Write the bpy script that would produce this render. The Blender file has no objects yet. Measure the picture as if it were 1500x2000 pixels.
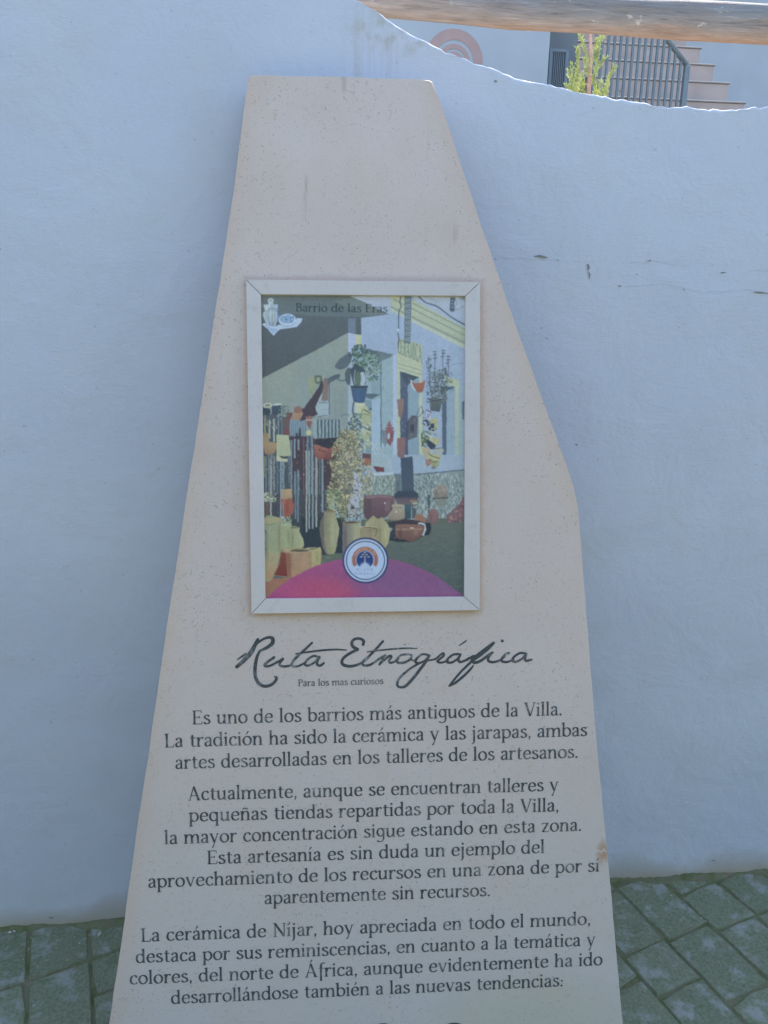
import bpy, bmesh, math, random
import numpy as np
from mathutils import Matrix, Vector

scene = bpy.context.scene
COL = scene.collection
random.seed(7)
rng = np.random.default_rng(11)

# ------------------------------------------------------------------ camera
FPX = 1450.0
PITCH = math.radians(16.0)
ROLL = 0.010
EYE = np.array([0.0, 0.0, 1.5])
Fv = np.array([0, math.cos(PITCH), -math.sin(PITCH)])
R0 = np.array([1.0, 0, 0])
U0 = np.array([0, math.sin(PITCH), math.cos(PITCH)])
Iv = R0 * math.cos(ROLL) + U0 * math.sin(ROLL)
Uv = U0 * math.cos(ROLL) - R0 * math.sin(ROLL)
cam = bpy.data.cameras.new('camera')
cam.sensor_fit = 'VERTICAL'
cam.sensor_height = 24.0
cam.lens = FPX / 2000.0 * 24.0
cam.clip_start = 0.05
cam.clip_end = 2000.0
camo = bpy.data.objects.new('camera', cam)
COL.objects.link(camo)
M = Matrix.Identity(4)
for r in range(3):
    M[r][0] = Iv[r]; M[r][1] = Uv[r]; M[r][2] = -Fv[r]; M[r][3] = EYE[r]
camo.matrix_world = M
scene.camera = camo

# ------------------------------------------------------------------ light
SUN_EL = math.radians(47)
SUN_AZ = math.radians(20)          # from straight ahead (+Y) towards +X
sdir = Vector((math.sin(SUN_AZ) * math.cos(SUN_EL), math.cos(SUN_AZ) * math.cos(SUN_EL), math.sin(SUN_EL)))
world = bpy.data.worlds.new('World')
scene.world = world
world.use_nodes = True
wn = world.node_tree
sky = wn.nodes.new('ShaderNodeTexSky')
sky.sky_type = 'NISHITA'
sky.sun_disc = False
sky.sun_elevation = SUN_EL
sky.sun_rotation = SUN_AZ
sky.air_density = 1.0
sky.dust_density = 1.0
bg = wn.nodes['Background']
bg.inputs[1].default_value = 0.15
wn.links.new(sky.outputs[0], bg.inputs[0])
sun = bpy.data.lights.new('sun', 'SUN')
sun.energy = 4.0
sun.angle = math.radians(0.5)
sun.color = (1.0, 0.95, 0.86)
suno = bpy.data.objects.new('sun', sun)
COL.objects.link(suno)
suno.rotation_euler = (-sdir).to_track_quat('-Z', 'Y').to_euler()
suno.location = (0, 0, 20)
vs = scene.view_settings
vs.view_transform = 'Standard'
vs.look = 'None'
vs.gamma = 1.0
vs.exposure = 1.93
vs.use_curve_mapping = False
scene.cycles.max_bounces = 8

# ------------------------------------------------------------------ helpers
def ray(x, y):
    return Fv + Iv * (x - 750.0) / FPX + Uv * (1000.0 - y) / FPX

def hit(x, y, o, n):
    d = ray(x, y)
    return EYE + d * ((np.asarray(o) - EYE) @ n) / (d @ n)

def mesh_obj(name, verts, faces, mat=None, parent=None, smooth=False, mats=None, fm=None):
    me = bpy.data.meshes.new(name)
    me.from_pydata([tuple(map(float, v)) for v in verts], [], [tuple(f) for f in faces])
    if mats:
        for m in mats: me.materials.append(m)
        if fm is not None: me.polygons.foreach_set('material_index', fm)
    elif mat: me.materials.append(mat)
    if smooth:
        me.polygons.foreach_set('use_smooth', [True] * len(me.polygons))
    me.update()
    o = bpy.data.objects.new(name, me)
    COL.objects.link(o)
    if parent: o.parent = parent
    return o

def bm_obj(name, bm, mat, parent=None, smooth=False):
    me = bpy.data.meshes.new(name)
    bm.to_mesh(me); bm.free()
    me.materials.append(mat)
    if smooth: me.polygons.foreach_set('use_smooth', [True] * len(me.polygons))
    o = bpy.data.objects.new(name, me)
    COL.objects.link(o)
    if parent: o.parent = parent
    return o

def tag(o, label=None, cat=None, group=None, kind=None):
    if label: o['label'] = label
    if cat: o['category'] = cat
    if group: o['group'] = group
    if kind: o['kind'] = kind
    return o

def thing(name, mat4, label, cat, group=None):
    o = bpy.data.objects.new(name, None)
    o.empty_display_size = 0.1
    COL.objects.link(o)
    o.matrix_world = mat4
    return tag(o, label, cat, group)

def box(x0, x1, y0, y1, z0, z1, bev=0.0, seg=1):
    bm = bmesh.new()
    bmesh.ops.create_cube(bm, size=1.0)
    for v in bm.verts:
        v.co = Vector(((x0 + x1) / 2 + v.co.x * (x1 - x0), (y0 + y1) / 2 + v.co.y * (y1 - y0), (z0 + z1) / 2 + v.co.z * (z1 - z0)))
    if bev:
        bmesh.ops.bevel(bm, geom=bm.edges[:], offset=bev, segments=seg, profile=0.6, affect='EDGES')
    return bm

def tube_geo(pts, radii, n=8):
    """verts, faces of a tube along pts"""
    V, Fc = [], []
    pts = [Vector(p) for p in pts]
    for i, p in enumerate(pts):
        t = (pts[min(i + 1, len(pts) - 1)] - pts[max(i - 1, 0)]).normalized()
        a = t.orthogonal().normalized() if i == 0 else (a - t * a.dot(t)).normalized()
        b = t.cross(a)
        for k in range(n):
            w = 2 * math.pi * k / n
            V.append(p + (a * math.cos(w) + b * math.sin(w)) * radii[i])
    for i in range(len(pts) - 1):
        for k in range(n):
            Fc.append((i * n + k, i * n + (k + 1) % n, (i + 1) * n + (k + 1) % n, (i + 1) * n + k))
    Fc.append(tuple(range(n - 1, -1, -1)))
    Fc.append(tuple((len(pts) - 1) * n + k for k in range(n)))
    return V, Fc

# ---- materials
def new_mat(name, rough=0.8, spec=0.3):
    m = bpy.data.materials.new(name)
    m.use_nodes = True
    nt = m.node_tree
    b = nt.nodes['Principled BSDF']
    b.inputs['Roughness'].default_value = rough
    b.inputs['Specular IOR Level'].default_value = spec
    return m, nt, b

def N(nt, typ, **kw):
    n = nt.nodes.new(typ)
    for k, v in kw.items():
        if k in n.inputs: n.inputs[k].default_value = v
        else: setattr(n, k, v)
    return n

def coords(nt, scale=(1, 1, 1), obj=True, loc=(0, 0, 0)):
    tc = nt.nodes.new('ShaderNodeTexCoord')
    mp = nt.nodes.new('ShaderNodeMapping')
    mp.inputs['Scale'].default_value = scale
    mp.inputs['Location'].default_value = loc
    nt.links.new(tc.outputs['Object'], mp.inputs[0])
    return mp.outputs[0]

def noise(nt, vec, scale, detail=4, rough=0.55, dist=0.0):
    n = N(nt, 'ShaderNodeTexNoise')
    n.inputs['Scale'].default_value = scale
    n.inputs['Detail'].default_value = detail
    n.inputs['Roughness'].default_value = rough
    n.inputs['Distortion'].default_value = dist
    if vec is not None: nt.links.new(vec, n.inputs['Vector'])
    return n.outputs['Fac']

def ramp(nt, fac, stops, interp='LINEAR'):
    r = nt.nodes.new('ShaderNodeValToRGB')
    r.color_ramp.interpolation = interp
    e = r.color_ramp.elements
    while len(e) < len(stops): e.new(0.5)
    for i, (p, c) in enumerate(stops):
        e[i].position = p
        e[i].color = (c, c, c, 1) if isinstance(c, (int, float)) else (*c, 1)
    nt.links.new(fac, r.inputs[0])
    return r.outputs[0]

def mix(nt, fac, a, b, mode='MIX'):
    m = nt.nodes.new('ShaderNodeMix')
    m.data_type = 'RGBA'; m.blend_type = mode
    for s, v in ((0, fac), (6, a), (7, b)):
        if isinstance(v, (int, float)): m.inputs[s].default_value = v
        elif isinstance(v, tuple): m.inputs[s].default_value = (*v, 1) if len(v) == 3 else v
        else: nt.links.new(v, m.inputs[s])
    return m.outputs[2]

def math_n(nt, op, a, b=None, c=None, clamp=False):
    m = nt.nodes.new('ShaderNodeMath'); m.operation = op; m.use_clamp = clamp
    for i, v in enumerate((a, b, c)):
        if v is None: continue
        if isinstance(v, (int, float)): m.inputs[i].default_value = v
        else: nt.links.new(v, m.inputs[i])
    return m.outputs[0]

def bump(nt, b, h, dist=0.002, strength=1.0):
    n = nt.nodes.new('ShaderNodeBump')
    n.inputs['Strength'].default_value = strength
    n.inputs['Distance'].default_value = dist
    nt.links.new(h, n.inputs['Height'])
    nt.links.new(n.outputs[0], b.inputs['Normal'])

def sepxyz(nt, vec):
    s = nt.nodes.new('ShaderNodeSeparateXYZ'); nt.links.new(vec, s.inputs[0]); return s.outputs

def spot(nt, s, cx, cy, rx, ry, ax=0, ay=1):
    """soft elliptical mask 1 in the centre, 0 outside"""
    dx = math_n(nt, 'DIVIDE', math_n(nt, 'SUBTRACT', s[ax], cx), rx)
    dy = math_n(nt, 'DIVIDE', math_n(nt, 'SUBTRACT', s[ay], cy), ry)
    d = math_n(nt, 'ADD', math_n(nt, 'MULTIPLY', dx, dx), math_n(nt, 'MULTIPLY', dy, dy))
    return math_n(nt, 'SUBTRACT', 1.0, d, clamp=True)

def simple_mat(name, col, rough=0.8, var=0.15, scale=20, spec=0.3, bmp=0.0):
    m, nt, b = new_mat(name, rough, spec)
    v = coords(nt)
    n = noise(nt, v, scale)
    lo = tuple(c * (1 - var) for c in col); hi = tuple(min(1, c * (1 + var)) for c in col)
    nt.links.new(ramp(nt, n, [(0.3, lo), (0.7, hi)]), b.inputs['Base Color'])
    if bmp: bump(nt, b, noise(nt, v, scale * 3, 5), bmp)
    return m

# ------------------------------------------------------------------ setting: ground
def wall_y(x):
    return np.interp(x, [-6, -2.2, -0.935, -0.643, 0.0, 0.623, 1.055, 6], [0.75, 1.33, 1.471, 1.501, 1.580, 1.6495, 1.690, 2.10])

m, nt, b = new_mat('ground_earth', 0.9)
v = coords(nt)
nt.links.new(ramp(nt, noise(nt, v, 3.0, 6), [(0.3, (0.10, 0.105, 0.085)), (0.7, (0.17, 0.165, 0.14))]), b.inputs['Base Color'])
MAT_GROUND = m
m, nt, b = new_mat('joint_soil', 0.95)
v = coords(nt)
n1 = noise(nt, v, 26, 6, 0.65)
nt.links.new(ramp(nt, n1, [(0.30, (0.10, 0.125, 0.04)), (0.44, (0.16, 0.16, 0.07)), (0.52, (0.19, 0.19, 0.10)), (0.62, (0.21, 0.17, 0.10)), (0.75, (0.30, 0.26, 0.18))]), b.inputs['Base Color'])
bump(nt, b, noise(nt, v, 240, 4), 0.003)
MAT_SOIL = m
g = mesh_obj('ground', [(-400, -400, -0.03), (400, -400, -0.03), (400, 400, -0.03), (-400, 400, -0.03)], [(0, 1, 2, 3)], MAT_GROUND)
tag(g, kind='structure')

PA = math.radians(23.3)
Pd = np.array([-math.sin(PA), math.cos(PA)]); Qd = np.array([math.cos(PA), math.sin(PA)])
# bedding sheet under the pavers
m2 = mesh_obj('pavement', [(-3.5, -2.5, -0.0028), (4.0, -2.5, -0.0028), (4.0, 1.98, -0.0028), (-3.5, 1.30, -0.0028)], [(0, 1, 2, 3)], MAT_SOIL)
tag(m2, kind='structure')
pave = m2

m, nt, b = new_mat('paver_green', 0.78, 0.25)
v = coords(nt)
oi = N(nt, 'ShaderNodeObjectInfo')
vm = nt.nodes.new('ShaderNodeVectorMath'); vm.operation = 'ADD'
sc_ = nt.nodes.new('ShaderNodeVectorMath'); sc_.operation = 'SCALE'; sc_.inputs['Scale'].default_value = 1.0
nt.links.new(oi.outputs['Location'], sc_.inputs[0])
nt.links.new(v, vm.inputs[0]); nt.links.new(sc_.outputs[0], vm.inputs[1])
vv = vm.outputs[0]
base = mix(nt, oi.outputs['Random'], (0.205, 0.215, 0.125), (0.24, 0.245, 0.145))
fine = ramp(nt, noise(nt, vv, 130, 5, 0.65), [(0.3, 0.7), (0.7, 1.25)])
base = mix(nt, 1.0, base, fine, 'MULTIPLY')
patch = ramp(nt, noise(nt, vv, 15, 7, 0.7, 0.1), [(0.51, 0.0), (0.62, 1.0)])
base = mix(nt, math_n(nt, 'MULTIPLY', patch, 0.85), base, (0.36, 0.345, 0.29))
spk = ramp(nt, noise(nt, vv, 210, 3, 0.6), [(0.66, 0.0), (0.74, 1.0)])
base = mix(nt, math_n(nt, 'MULTIPLY', spk, 0.4), base, (0.42, 0.40, 0.33))
warm = ramp(nt, noise(nt, vv, 9, 4, 0.6, 0.4), [(0.56, 0.0), (0.72, 1.0)])
base = mix(nt, math_n(nt, 'MULTIPLY', warm, 0.45), base, (0.26, 0.22, 0.15))
moss = ramp(nt, noise(nt, vv, 24, 4, 0.7, 0.5), [(0.56, 0.0), (0.68, 1.0)])
base = mix(nt, math_n(nt, 'MULTIPLY', moss, 0.45), base, (0.10, 0.15, 0.05))
tcg = nt.nodes.new('ShaderNodeTexCoord'); sg = sepxyz(nt, tcg.outputs['Generated'])
ex = math_n(nt, 'SUBTRACT', 0.5, math_n(nt, 'ABSOLUTE', math_n(nt, 'SUBTRACT', sg[0], 0.5)))
ey = math_n(nt, 'SUBTRACT', 0.5, math_n(nt, 'ABSOLUTE', math_n(nt, 'SUBTRACT', sg[1], 0.5)))
edge = math_n(nt, 'SUBTRACT', 1.0, math_n(nt, 'DIVIDE', math_n(nt, 'MINIMUM', ex, ey), math_n(nt, 'MULTIPLY_ADD', noise(nt, vv, 38, 6, 0.7), 0.30, -0.10)), clamp=True)
base = mix(nt, math_n(nt, 'MULTIPLY', edge, 0.8), base, ramp(nt, noise(nt, vv, 19, 4, .6), [(0.4, (0.14, 0.15, 0.065)), (0.55, (0.21, 0.18, 0.10)), (0.7, (0.32, 0.28, 0.19))]))
nt.links.new(base, b.inputs['Base Color'])
bump(nt, b, math_n(nt, 'ADD', noise(nt, vv, 45, 6, 0.65), math_n(nt, 'MULTIPLY', noise(nt, vv, 7, 2), 2.0)), 0.005)
MAT_PAVER = m

def paver(q0, q1, p0, p1):
    cq, cp = (q0 + q1) / 2, (p0 + p1) / 2
    h = random.uniform(0.0006, 0.0022)
    js = [(-1, -1), (1, -1), (1, 1), (-1, 1)]
    jj = lambda s=0.007: random.uniform(-s, s)
    hq, hp = (q1 - q0) / 2 - h, (p1 - p0) / 2 - h
    # eight outline points with uneven, worn edges
    out = []
    for k in range(4):
        a, c = js[k], js[(k + 1) % 4]
        out.append((a[0] * hq * 0.93 + jj(.005), a[1] * hp * 0.99 + jj(.003)) if k % 2 == 0 else (a[0] * hq * 0.99 + jj(.003), a[1] * hp * 0.93 + jj(.005)))
        out.append(((a[0] + c[0]) / 2 * hq * 0.995 + (a[0] + c[0] == 0) * jj(.01) + jj(.003), (a[1] + c[1]) / 2 * hp * 0.995 + (a[1] + c[1] == 0) * jj(.01) + jj(.003)))
    tz = [jj(0.0022) for _ in out]
    V, Fc = [], []
    for (x, y) in out: V.append((x, y, -0.022))
    for (x, y), z in zip(out, tz): V.append((x, y, -0.0042 + z))
    for (x, y), z in zip(out, tz): V.append((x * 0.95, y * 0.96, 0.0 + z * .25))
    V.append((0, 0, 0.0002))
    n = 8
    for k in range(n):
        k2 = (k + 1) % n
        Fc.append((k, k2, n + k2, n + k)); Fc.append((n + k, n + k2, 2 * n + k2, 2 * n + k)); Fc.append((2 * n + k, 2 * n + k2, 3 * n))
    o = mesh_obj('paver', V, Fc, MAT_PAVER, pave)
    w = Qd * cq + Pd * cp
    o.location = (w[0], w[1], 0.0)
    o.rotation_euler = (jj(.012), jj(.012), PA + jj(.012))

qs = [1.22 + 0.135 * k for k in range(0, 6)][::-1] + [1.09] + [1.09 - 0.1295 * k for k in range(1, 9)] + [-0.075 - 0.135 * k for k in range(0, 12)]
qs = sorted(set(round(q, 4) for q in qs))
npv = 0
SPECIAL = [(1.10, 1.21, [.62, .80, .95, 1.065, 1.24, 1.42]), (1.21, 1.36, [.66, .88, 1.06, 1.25, 1.45]), (1.36, 1.6, [.70, .85, 1.035, 1.16, 1.35]), (-.09, 0.03, [1.05, 1.27, 1.44, 1.545, 1.72]), (-.22, -.08, [1.14, 1.33, 1.54, 1.75]), (-.36, -.23, [1.10, 1.36, 1.535, 1.72])]
for i in range(len(qs) - 1):
    q0, q1 = qs[i], qs[i + 1]
    qm_ = (q0 + q1) / 2
    js_ = None
    for a_0, a_1, l_ in SPECIAL:
        if a_0 < qm_ < a_1: js_ = list(l_)
    if js_ is None:
        js_ = [0.55 + random.uniform(0, .15)]
        while js_[-1] < 2.2: js_.append(js_[-1] + random.choice([.115, .16, .18, .2]))
    for p0, p1 in zip(js_, js_[1:]):
        w = Qd * (q0 + q1) / 2 + Pd * (p0 + p1) / 2
        if -1.6 < w[0] < 1.9 and 0.6 < w[1] < wall_y(w[0]) + 0.06:
            paver(q0, q1, p0, p1); npv += 1
print('pavers', npv)

# ------------------------------------------------------------------ boundary wall
prof_px = [(700, 0), (712, 8), (721, 13), (730, 18), (748, 30), (766, 46), (792, 60), (816, 72), (840, 83), (866, 97), (892, 110), (926, 122), (943, 127), (978, 139), (1000, 146), (1024, 156), (1068, 165), (1106, 174), (1150, 183), (1190, 188), (1202, 194), (1230, 197), (1262, 199), (1270, 204), (1300, 208), (1340, 208), (1364, 212), (1410, 213), (1460, 211), (1476, 208), (1486, 210), (1500, 208)]
pw = []
for (x, y) in prof_px:
    yy = 1.58
    for _ in range(8):
        w = hit(x, y, np.array([0, yy, 0]), np.array([0, 1.0, 0])); yy = float(wall_y(w[0]))
    pw.append((w[0], w[2]))
px_, pz_ = zip(*pw)
px_ = (-6.0, -2.5, -1.2, -0.7, -0.4, -0.2, -0.12) + px_ + (1.0, 1.4, 2.2, 3.5, 6.0)
pz_ = (2.42, 2.40, 2.36, 2.30, 2.21, 2.11, 2.065) + pz_ + (pz_[-1] + .005, pz_[-1] + .03, 2.0, 2.1, 2.15)
def wall_top(x): return float(np.interp(x, px_, pz_))

m, nt, b = new_mat('limewash_wall', 0.85, 0.2)
v = coords(nt)
s = sepxyz(nt, v)
big = ramp(nt, noise(nt, v, 2.2, 3), [(0.3, (0.62, 0.615, 0.69)), (0.7, (0.69, 0.68, 0.735))])
col = mix(nt, ramp(nt, noise(nt, v, 60, 6, 0.7), [(0.35, 0.0), (0.75, 0.12)]), big, (0.52, 0.53, 0.54))
# rusty wash-down streaks under the low point of the coping
vs_ = coords(nt, (120, 1, 5))
stk = ramp(nt, noise(nt, vs_, 1.0, 4, 0.6, 0.2), [(0.46, 0.0), (0.66, 1.0)])
mask = spot(nt, s, -0.028, 1.90, 0.075, 0.20, 0, 2)
col = mix(nt, math_n(nt, 'MULTIPLY', math_n(nt, 'MULTIPLY', stk, mask), 0.30), col, (0.47, 0.39, 0.28))
mask = spot(nt, s, 0.03, 1.98, 0.12, 0.045, 0, 2)
blot = ramp(nt, noise(nt, v, 38, 5, 0.6), [(0.45, 0.0), (0.6, 1.0)])
col = mix(nt, math_n(nt, 'MULTIPLY', math_n(nt, 'MULTIPLY', blot, mask), 0.6), col, (0.46, 0.40, 0.31))
# splashed dirt along the foot
foot = math_n(nt, 'SUBTRACT', 1.0, math_n(nt, 'DIVIDE', s[2], math_n(nt, 'MULTIPLY_ADD', noise(nt, v, 5, 5), 0.20, -0.02)), clamp=True)
col = mix(nt, math_n(nt, 'MULTIPLY', foot, 0.95), col, (0.46, 0.38, 0.28))
# small grey scuffs
sc2 = ramp(nt, noise(nt, v, 95, 3, 0.5), [(0.70, 0.0), (0.74, 1.0)])
col = mix(nt, math_n(nt, 'MULTIPLY', sc2, 0.4), col, (0.35, 0.36, 0.38))
ag = ramp(nt, noise(nt, v, 5.5, 4, 0.6, 0.3), [(0.50, 0.0), (0.75, 1.0)])
col = mix(nt, math_n(nt, 'MULTIPLY', ag, 0.22), col, (0.60, 0.56, 0.50))
nt.links.new(col, b.inputs['Base Color'])
vt = coords(nt, (1, 1, 2.2))
smd = ramp(nt, noise(nt, coords(nt, (3, 1, 9)), 1.2, 6, .65, .4), [(0.55, 0.0), (0.75, 1.0)])
nt.links.new(mix(nt, math_n(nt, 'MULTIPLY', smd, .13), col, (0.50, 0.50, 0.53)), b.inputs['Base Color'])
hgt = math_n(nt, 'ADD', math_n(nt, 'MULTIPLY', noise(nt, v, 6, 6, 0.55, 0.3), 4.0), math_n(nt, 'MULTIPLY', noise(nt, vt, 110, 5, 0.7), 0.45))
bump(nt, b, hgt, 0.0022)
MAT_WALL = m
xs = list(np.arange(-6, -2, 0.25)) + list(np.arange(-2, -0.1, 0.06)) + list(np.arange(-0.1, 1.15, 0.008)) + list(np.arange(1.15, 2.2, 0.06)) + list(np.arange(2.2, 6.01, 0.25))
V, Fc = [], []
TH = 0.16
zs = [-0.04, 0.0, 0.25, 0.5, 0.75, 1.0, 1.25, 1.5, 1.65]
K = None
def jag(x, k=0):
    return 0.0009 * math.sin(x * 41 + 1.3) + 0.0007 * math.sin(x * 97 + .4 + k) + 0.0005 * math.sin(x * 223 + 2.2 * k) + rng.normal(0, 0.0005)
for x in xs:
    y0 = float(wall_y(x)); zt = wall_top(x) + jag(x)
    r = 0.0048 + 0.0016 * math.sin(x * 31) + 0.0012 * math.sin(x * 77 + 1)
    row = [(x, y0, z) for z in zs]
    row += [(x, y0, zt - r - 0.03), (x, y0, zt - r - 0.004), (x, y0, zt - r)]
    for a in (15, 30, 45, 60, 75, 90):
        a = math.radians(a)
        row.append((x, y0 + r - r * math.cos(a) + rng.normal(0, .0004), zt - r + r * math.sin(a)))
    row.append((x, y0 + TH - 0.02, zt + jag(x, 1)))
    row.append((x, y0 + TH, zt - 0.02)); row.append((x, y0 + TH, -0.04))
    K = len(row)
    V += row
for i in range(len(xs) - 1):
    for k in range(K - 1):
        a = i * K + k
        Fc.append((a, a + K, a + K + 1, a + 1))
Fc.append(tuple(range(0, K)))
Fc.append(tuple((len(xs) - 1) * K + k for k in range(K - 1, -1, -1)))
wall = mesh_obj('boundary_wall', V, Fc, MAT_WALL, smooth=True)
tag(wall, 'tall white limewashed wall with a curving top edge, behind the stone monolith', 'wall')

# cracks and chips in the plaster
MAT_CRACK = simple_mat('crack_dark', (0.27, 0.25, 0.235), 0.9, 0.3, 60)
MAT_CRACKL = simple_mat('crack_hairline', (0.57, 0.55, 0.56), 0.9, 0.2, 60)
def on_wall(x, y, off=0.0015):
    yy = 1.6
    for _ in range(8):
        w = hit(x, y, np.array([0, yy - off, 0]), np.array([0, 1.0, 0])); yy = float(wall_y(w[0]))
    return w
V, Fc = [], []
def ribbon(pts, ws):
    """flat ribbon on the wall, pts photo px, ws px widths"""
    P3 = [on_wall(*p) for p in pts]
    s0 = len(V)
    for i, p in enumerate(P3):
        t = P3[min(i + 1, len(P3) - 1)] - P3[max(i - 1, 0)]; t /= np.linalg.norm(t)
        nrm = np.array([-t[2], 0, t[0]]); nrm[1] = 0.105 * nrm[0]
        w = ws[i] * 0.0010 * 0.5
        V.append(p + nrm * w); V.append(p - nrm * w)
    for i in range(len(P3) - 1):
        Fc.append((s0 + 2 * i, s0 + 2 * i + 1, s0 + 2 * i + 3, s0 + 2 * i + 2))
ribbon([(1043, 501), (1052, 500), (1062, 502), (1070, 503)], [1, 4, 5, 1])
ribbon([(1148, 516), (1150, 522), (1148, 528)], [4, 5, 2])
ribbon([(1148, 530), (1152, 536), (1151, 545)], [1, 4, 1.2])
ribbon([(1264, 511), (1272, 508)], [1.5, 2.5]); ribbon([(1408, 533), (1418, 532)], [2.5, 1])
ribbon([(1473, 571), (1482, 571), (1500, 573), (1520, 573)], [2, 3.4, 1.2, 1.4]); ribbon([(1208, 559), (1214, 558)], [2.5, 1])
for (a, c) in [((968, 505), (1.5)), ((1090, 508), 1.5), ((1336, 565), 1.5), ((1244, 535), 1.2), ((1058, 640), 1.5), ((1068, 660), 1.6), ((1126, 868), 2.5), ((1212, 178), 3.0), ((968, 158), 2.6), ((1394, 1680), 3), ((100, 1792), 4)]:
    ribbon([(a[0] - c, a[1]), (a[0] + c, a[1] + 1)], [c, c])
cr = mesh_obj('plaster_chips', V, Fc, MAT_CRACK, wall); tag(cr, kind='stuff')
V, Fc = [], []
def wob(a, c, n, amp):
    return [(a[0] + (c[0] - a[0]) * i / n, a[1] + (c[1] - a[1]) * i / n + random.uniform(-amp, amp)) for i in range(n + 1)]
for a, c, n in [((972, 502), (1160, 513), 12), ((1190, 512), (1262, 515), 6), ((1268, 509), (1340, 520), 6), ((1340, 520), (1362, 508), 3), ((1362, 508), (1395, 518), 4), ((1208, 560), (1300, 556), 7), ((1300, 556), (1375, 572), 7), ((1375, 572), (1480, 566), 9), ((1455, 530), (1510, 527), 5)]:
    pts = wob(a, c, n, 1.6)
    ribbon(pts, [random.choice([0.05, .3, .5, .8]) for _ in pts])
cr = mesh_obj('hairline_cracks', V, Fc, MAT_CRACKL, wall); tag(cr, kind='stuff')

# soil and moss lying in the corner at the foot of the wall
V, Fc = [], []
xx = np.arange(-1.6, 1.9, 0.012)
for x in xx:
    y0 = float(wall_y(x))
    wdt = 0.020 + 0.012 * math.sin(x * 17) + 0.008 * math.sin(x * 43 + 1) + rng.normal(0, .003)
    hh = 0.007 + 0.004 * math.sin(x * 29 + 2) + rng.normal(0, .0015)
    wdt = max(wdt, .006); hh = max(hh, .003)
    V += [(x, y0 - wdt, -0.012), (x, y0 - wdt * .6, hh * .35), (x, y0 - wdt * .15, hh * .8), (x, y0 + .004, hh)]
for i in range(len(xx) - 1):
    for k in range(3):
        a = i * 4 + k; Fc.append((a, a + 4, a + 5, a + 1))
so = mesh_obj('moss_and_soil', V, Fc, MAT_SOIL, smooth=True)
tag(so, 'strip of green moss and brown soil at the foot of the white wall', 'moss', kind='stuff')
# grit in the joints
MAT_GRIT = simple_mat('grit', (0.48, 0.45, 0.36), 0.9, 0.4, 15)
V, Fc = [], []
def pebble(x, y, z, r):
    s0 = len(V); th = random.uniform(0, 3)
    for (a, bb, c) in [(1, 0, 0), (0, .7, 0), (-1, 0, 0), (0, -.7, 0), (0, 0, .6), (0, 0, -.6)]:
        X = a * math.cos(th) - bb * math.sin(th); Y = a * math.sin(th) + bb * math.cos(th)
        V.append((x + r * X * random.uniform(.7, 1.2), y + r * Y, z + r * c))
    for t in [(0, 1, 4), (1, 2, 4), (2, 3, 4), (3, 0, 4), (1, 0, 5), (2, 1, 5), (3, 2, 5), (0, 3, 5)]: Fc.append(tuple(s0 + k for k in t))
for _ in range(1000):
    q = random.choice(qs) + random.gauss(0, .006); pz = random.uniform(0.6, 2.0)
    if random.random() < .45: q = random.uniform(-.6, 1.8); pz = 1.06 + .12 * random.randint(-4, 6) + random.gauss(0, .006)
    w = Qd * q + Pd * pz
    if w[1] < wall_y(w[0]) - .01: pebble(w[0], w[1], -0.001, random.choice([.001, .0013, .0018, .0026]))
for (x, y, r) in [(156, 1843, .004), (195, 1825, .009), (20, 1822, .006), (28, 1820, .005), (66, 1965, .004), (46, 1875, .003), (132, 1876, .003), (1253, 1990, .003), (1370, 1794, .003), (1378, 1800, .003), (1310, 1750, .003), (1349, 1766, .003)]:
    w = hit(x, y, np.zeros(3), np.array([0, 0, 1.0])); pebble(w[0], w[1], 0.002, r)
gr = mesh_obj('gravel', V, Fc, MAT_GRIT)
tag(gr, 'pale grit and tiny stones scattered in the paver joints', 'grit', kind='stuff')

# ------------------------------------------------------------------ glyphs (own pen-drawn roman)
def cr_spline(pts, n=6):
    P = [np.array(p, float) for p in pts]
    if len(P) < 3: return [P[0] + (P[1] - P[0]) * t for t in np.linspace(0, 1, 3)]
    P = [2 * P[0] - P[1]] + P + [2 * P[-1] - P[-2]]
    out = []
    for i in range(1, len(P) - 2):
        for t in np.linspace(0, 1, n, endpoint=False):
            a, b_, c, d = P[i - 1], P[i], P[i + 1], P[i + 2]
            out.append(0.5 * (2 * b_ + (c - a) * t + (2 * a - 5 * b_ + 4 * c - d) * t * t + (3 * b_ - a - 3 * c + d) * t ** 3))
    out.append(P[-2])
    return out

def ell(cx, cy, rx, ry, a0=0, a1=360, n=20):
    return [(cx + rx * math.cos(math.radians(a0 + (a1 - a0) * i / n)), cy + ry * math.sin(math.radians(a0 + (a1 - a0) * i / n))) for i in range(n + 1)]

THICK, THIN, PEN = 2.05, 0.86, math.radians(14)
def pen_strip(pts, k=1.0, thick=THICK, thin=THIN):
    P = np.array(pts); T = np.gradient(P, axis=0)
    T /= np.maximum(np.linalg.norm(T, axis=1, keepdims=True), 1e-9)
    th = np.arctan2(T[:, 1], T[:, 0])
    w = (thin + (thick - thin) * np.abs(np.sin(th - PEN)) ** 1.3) * k
    Nn = np.stack([-T[:, 1], T[:, 0]], 1)
    return [('strip', P + Nn * w[:, None] / 2, P - Nn * w[:, None] / 2)]

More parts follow.
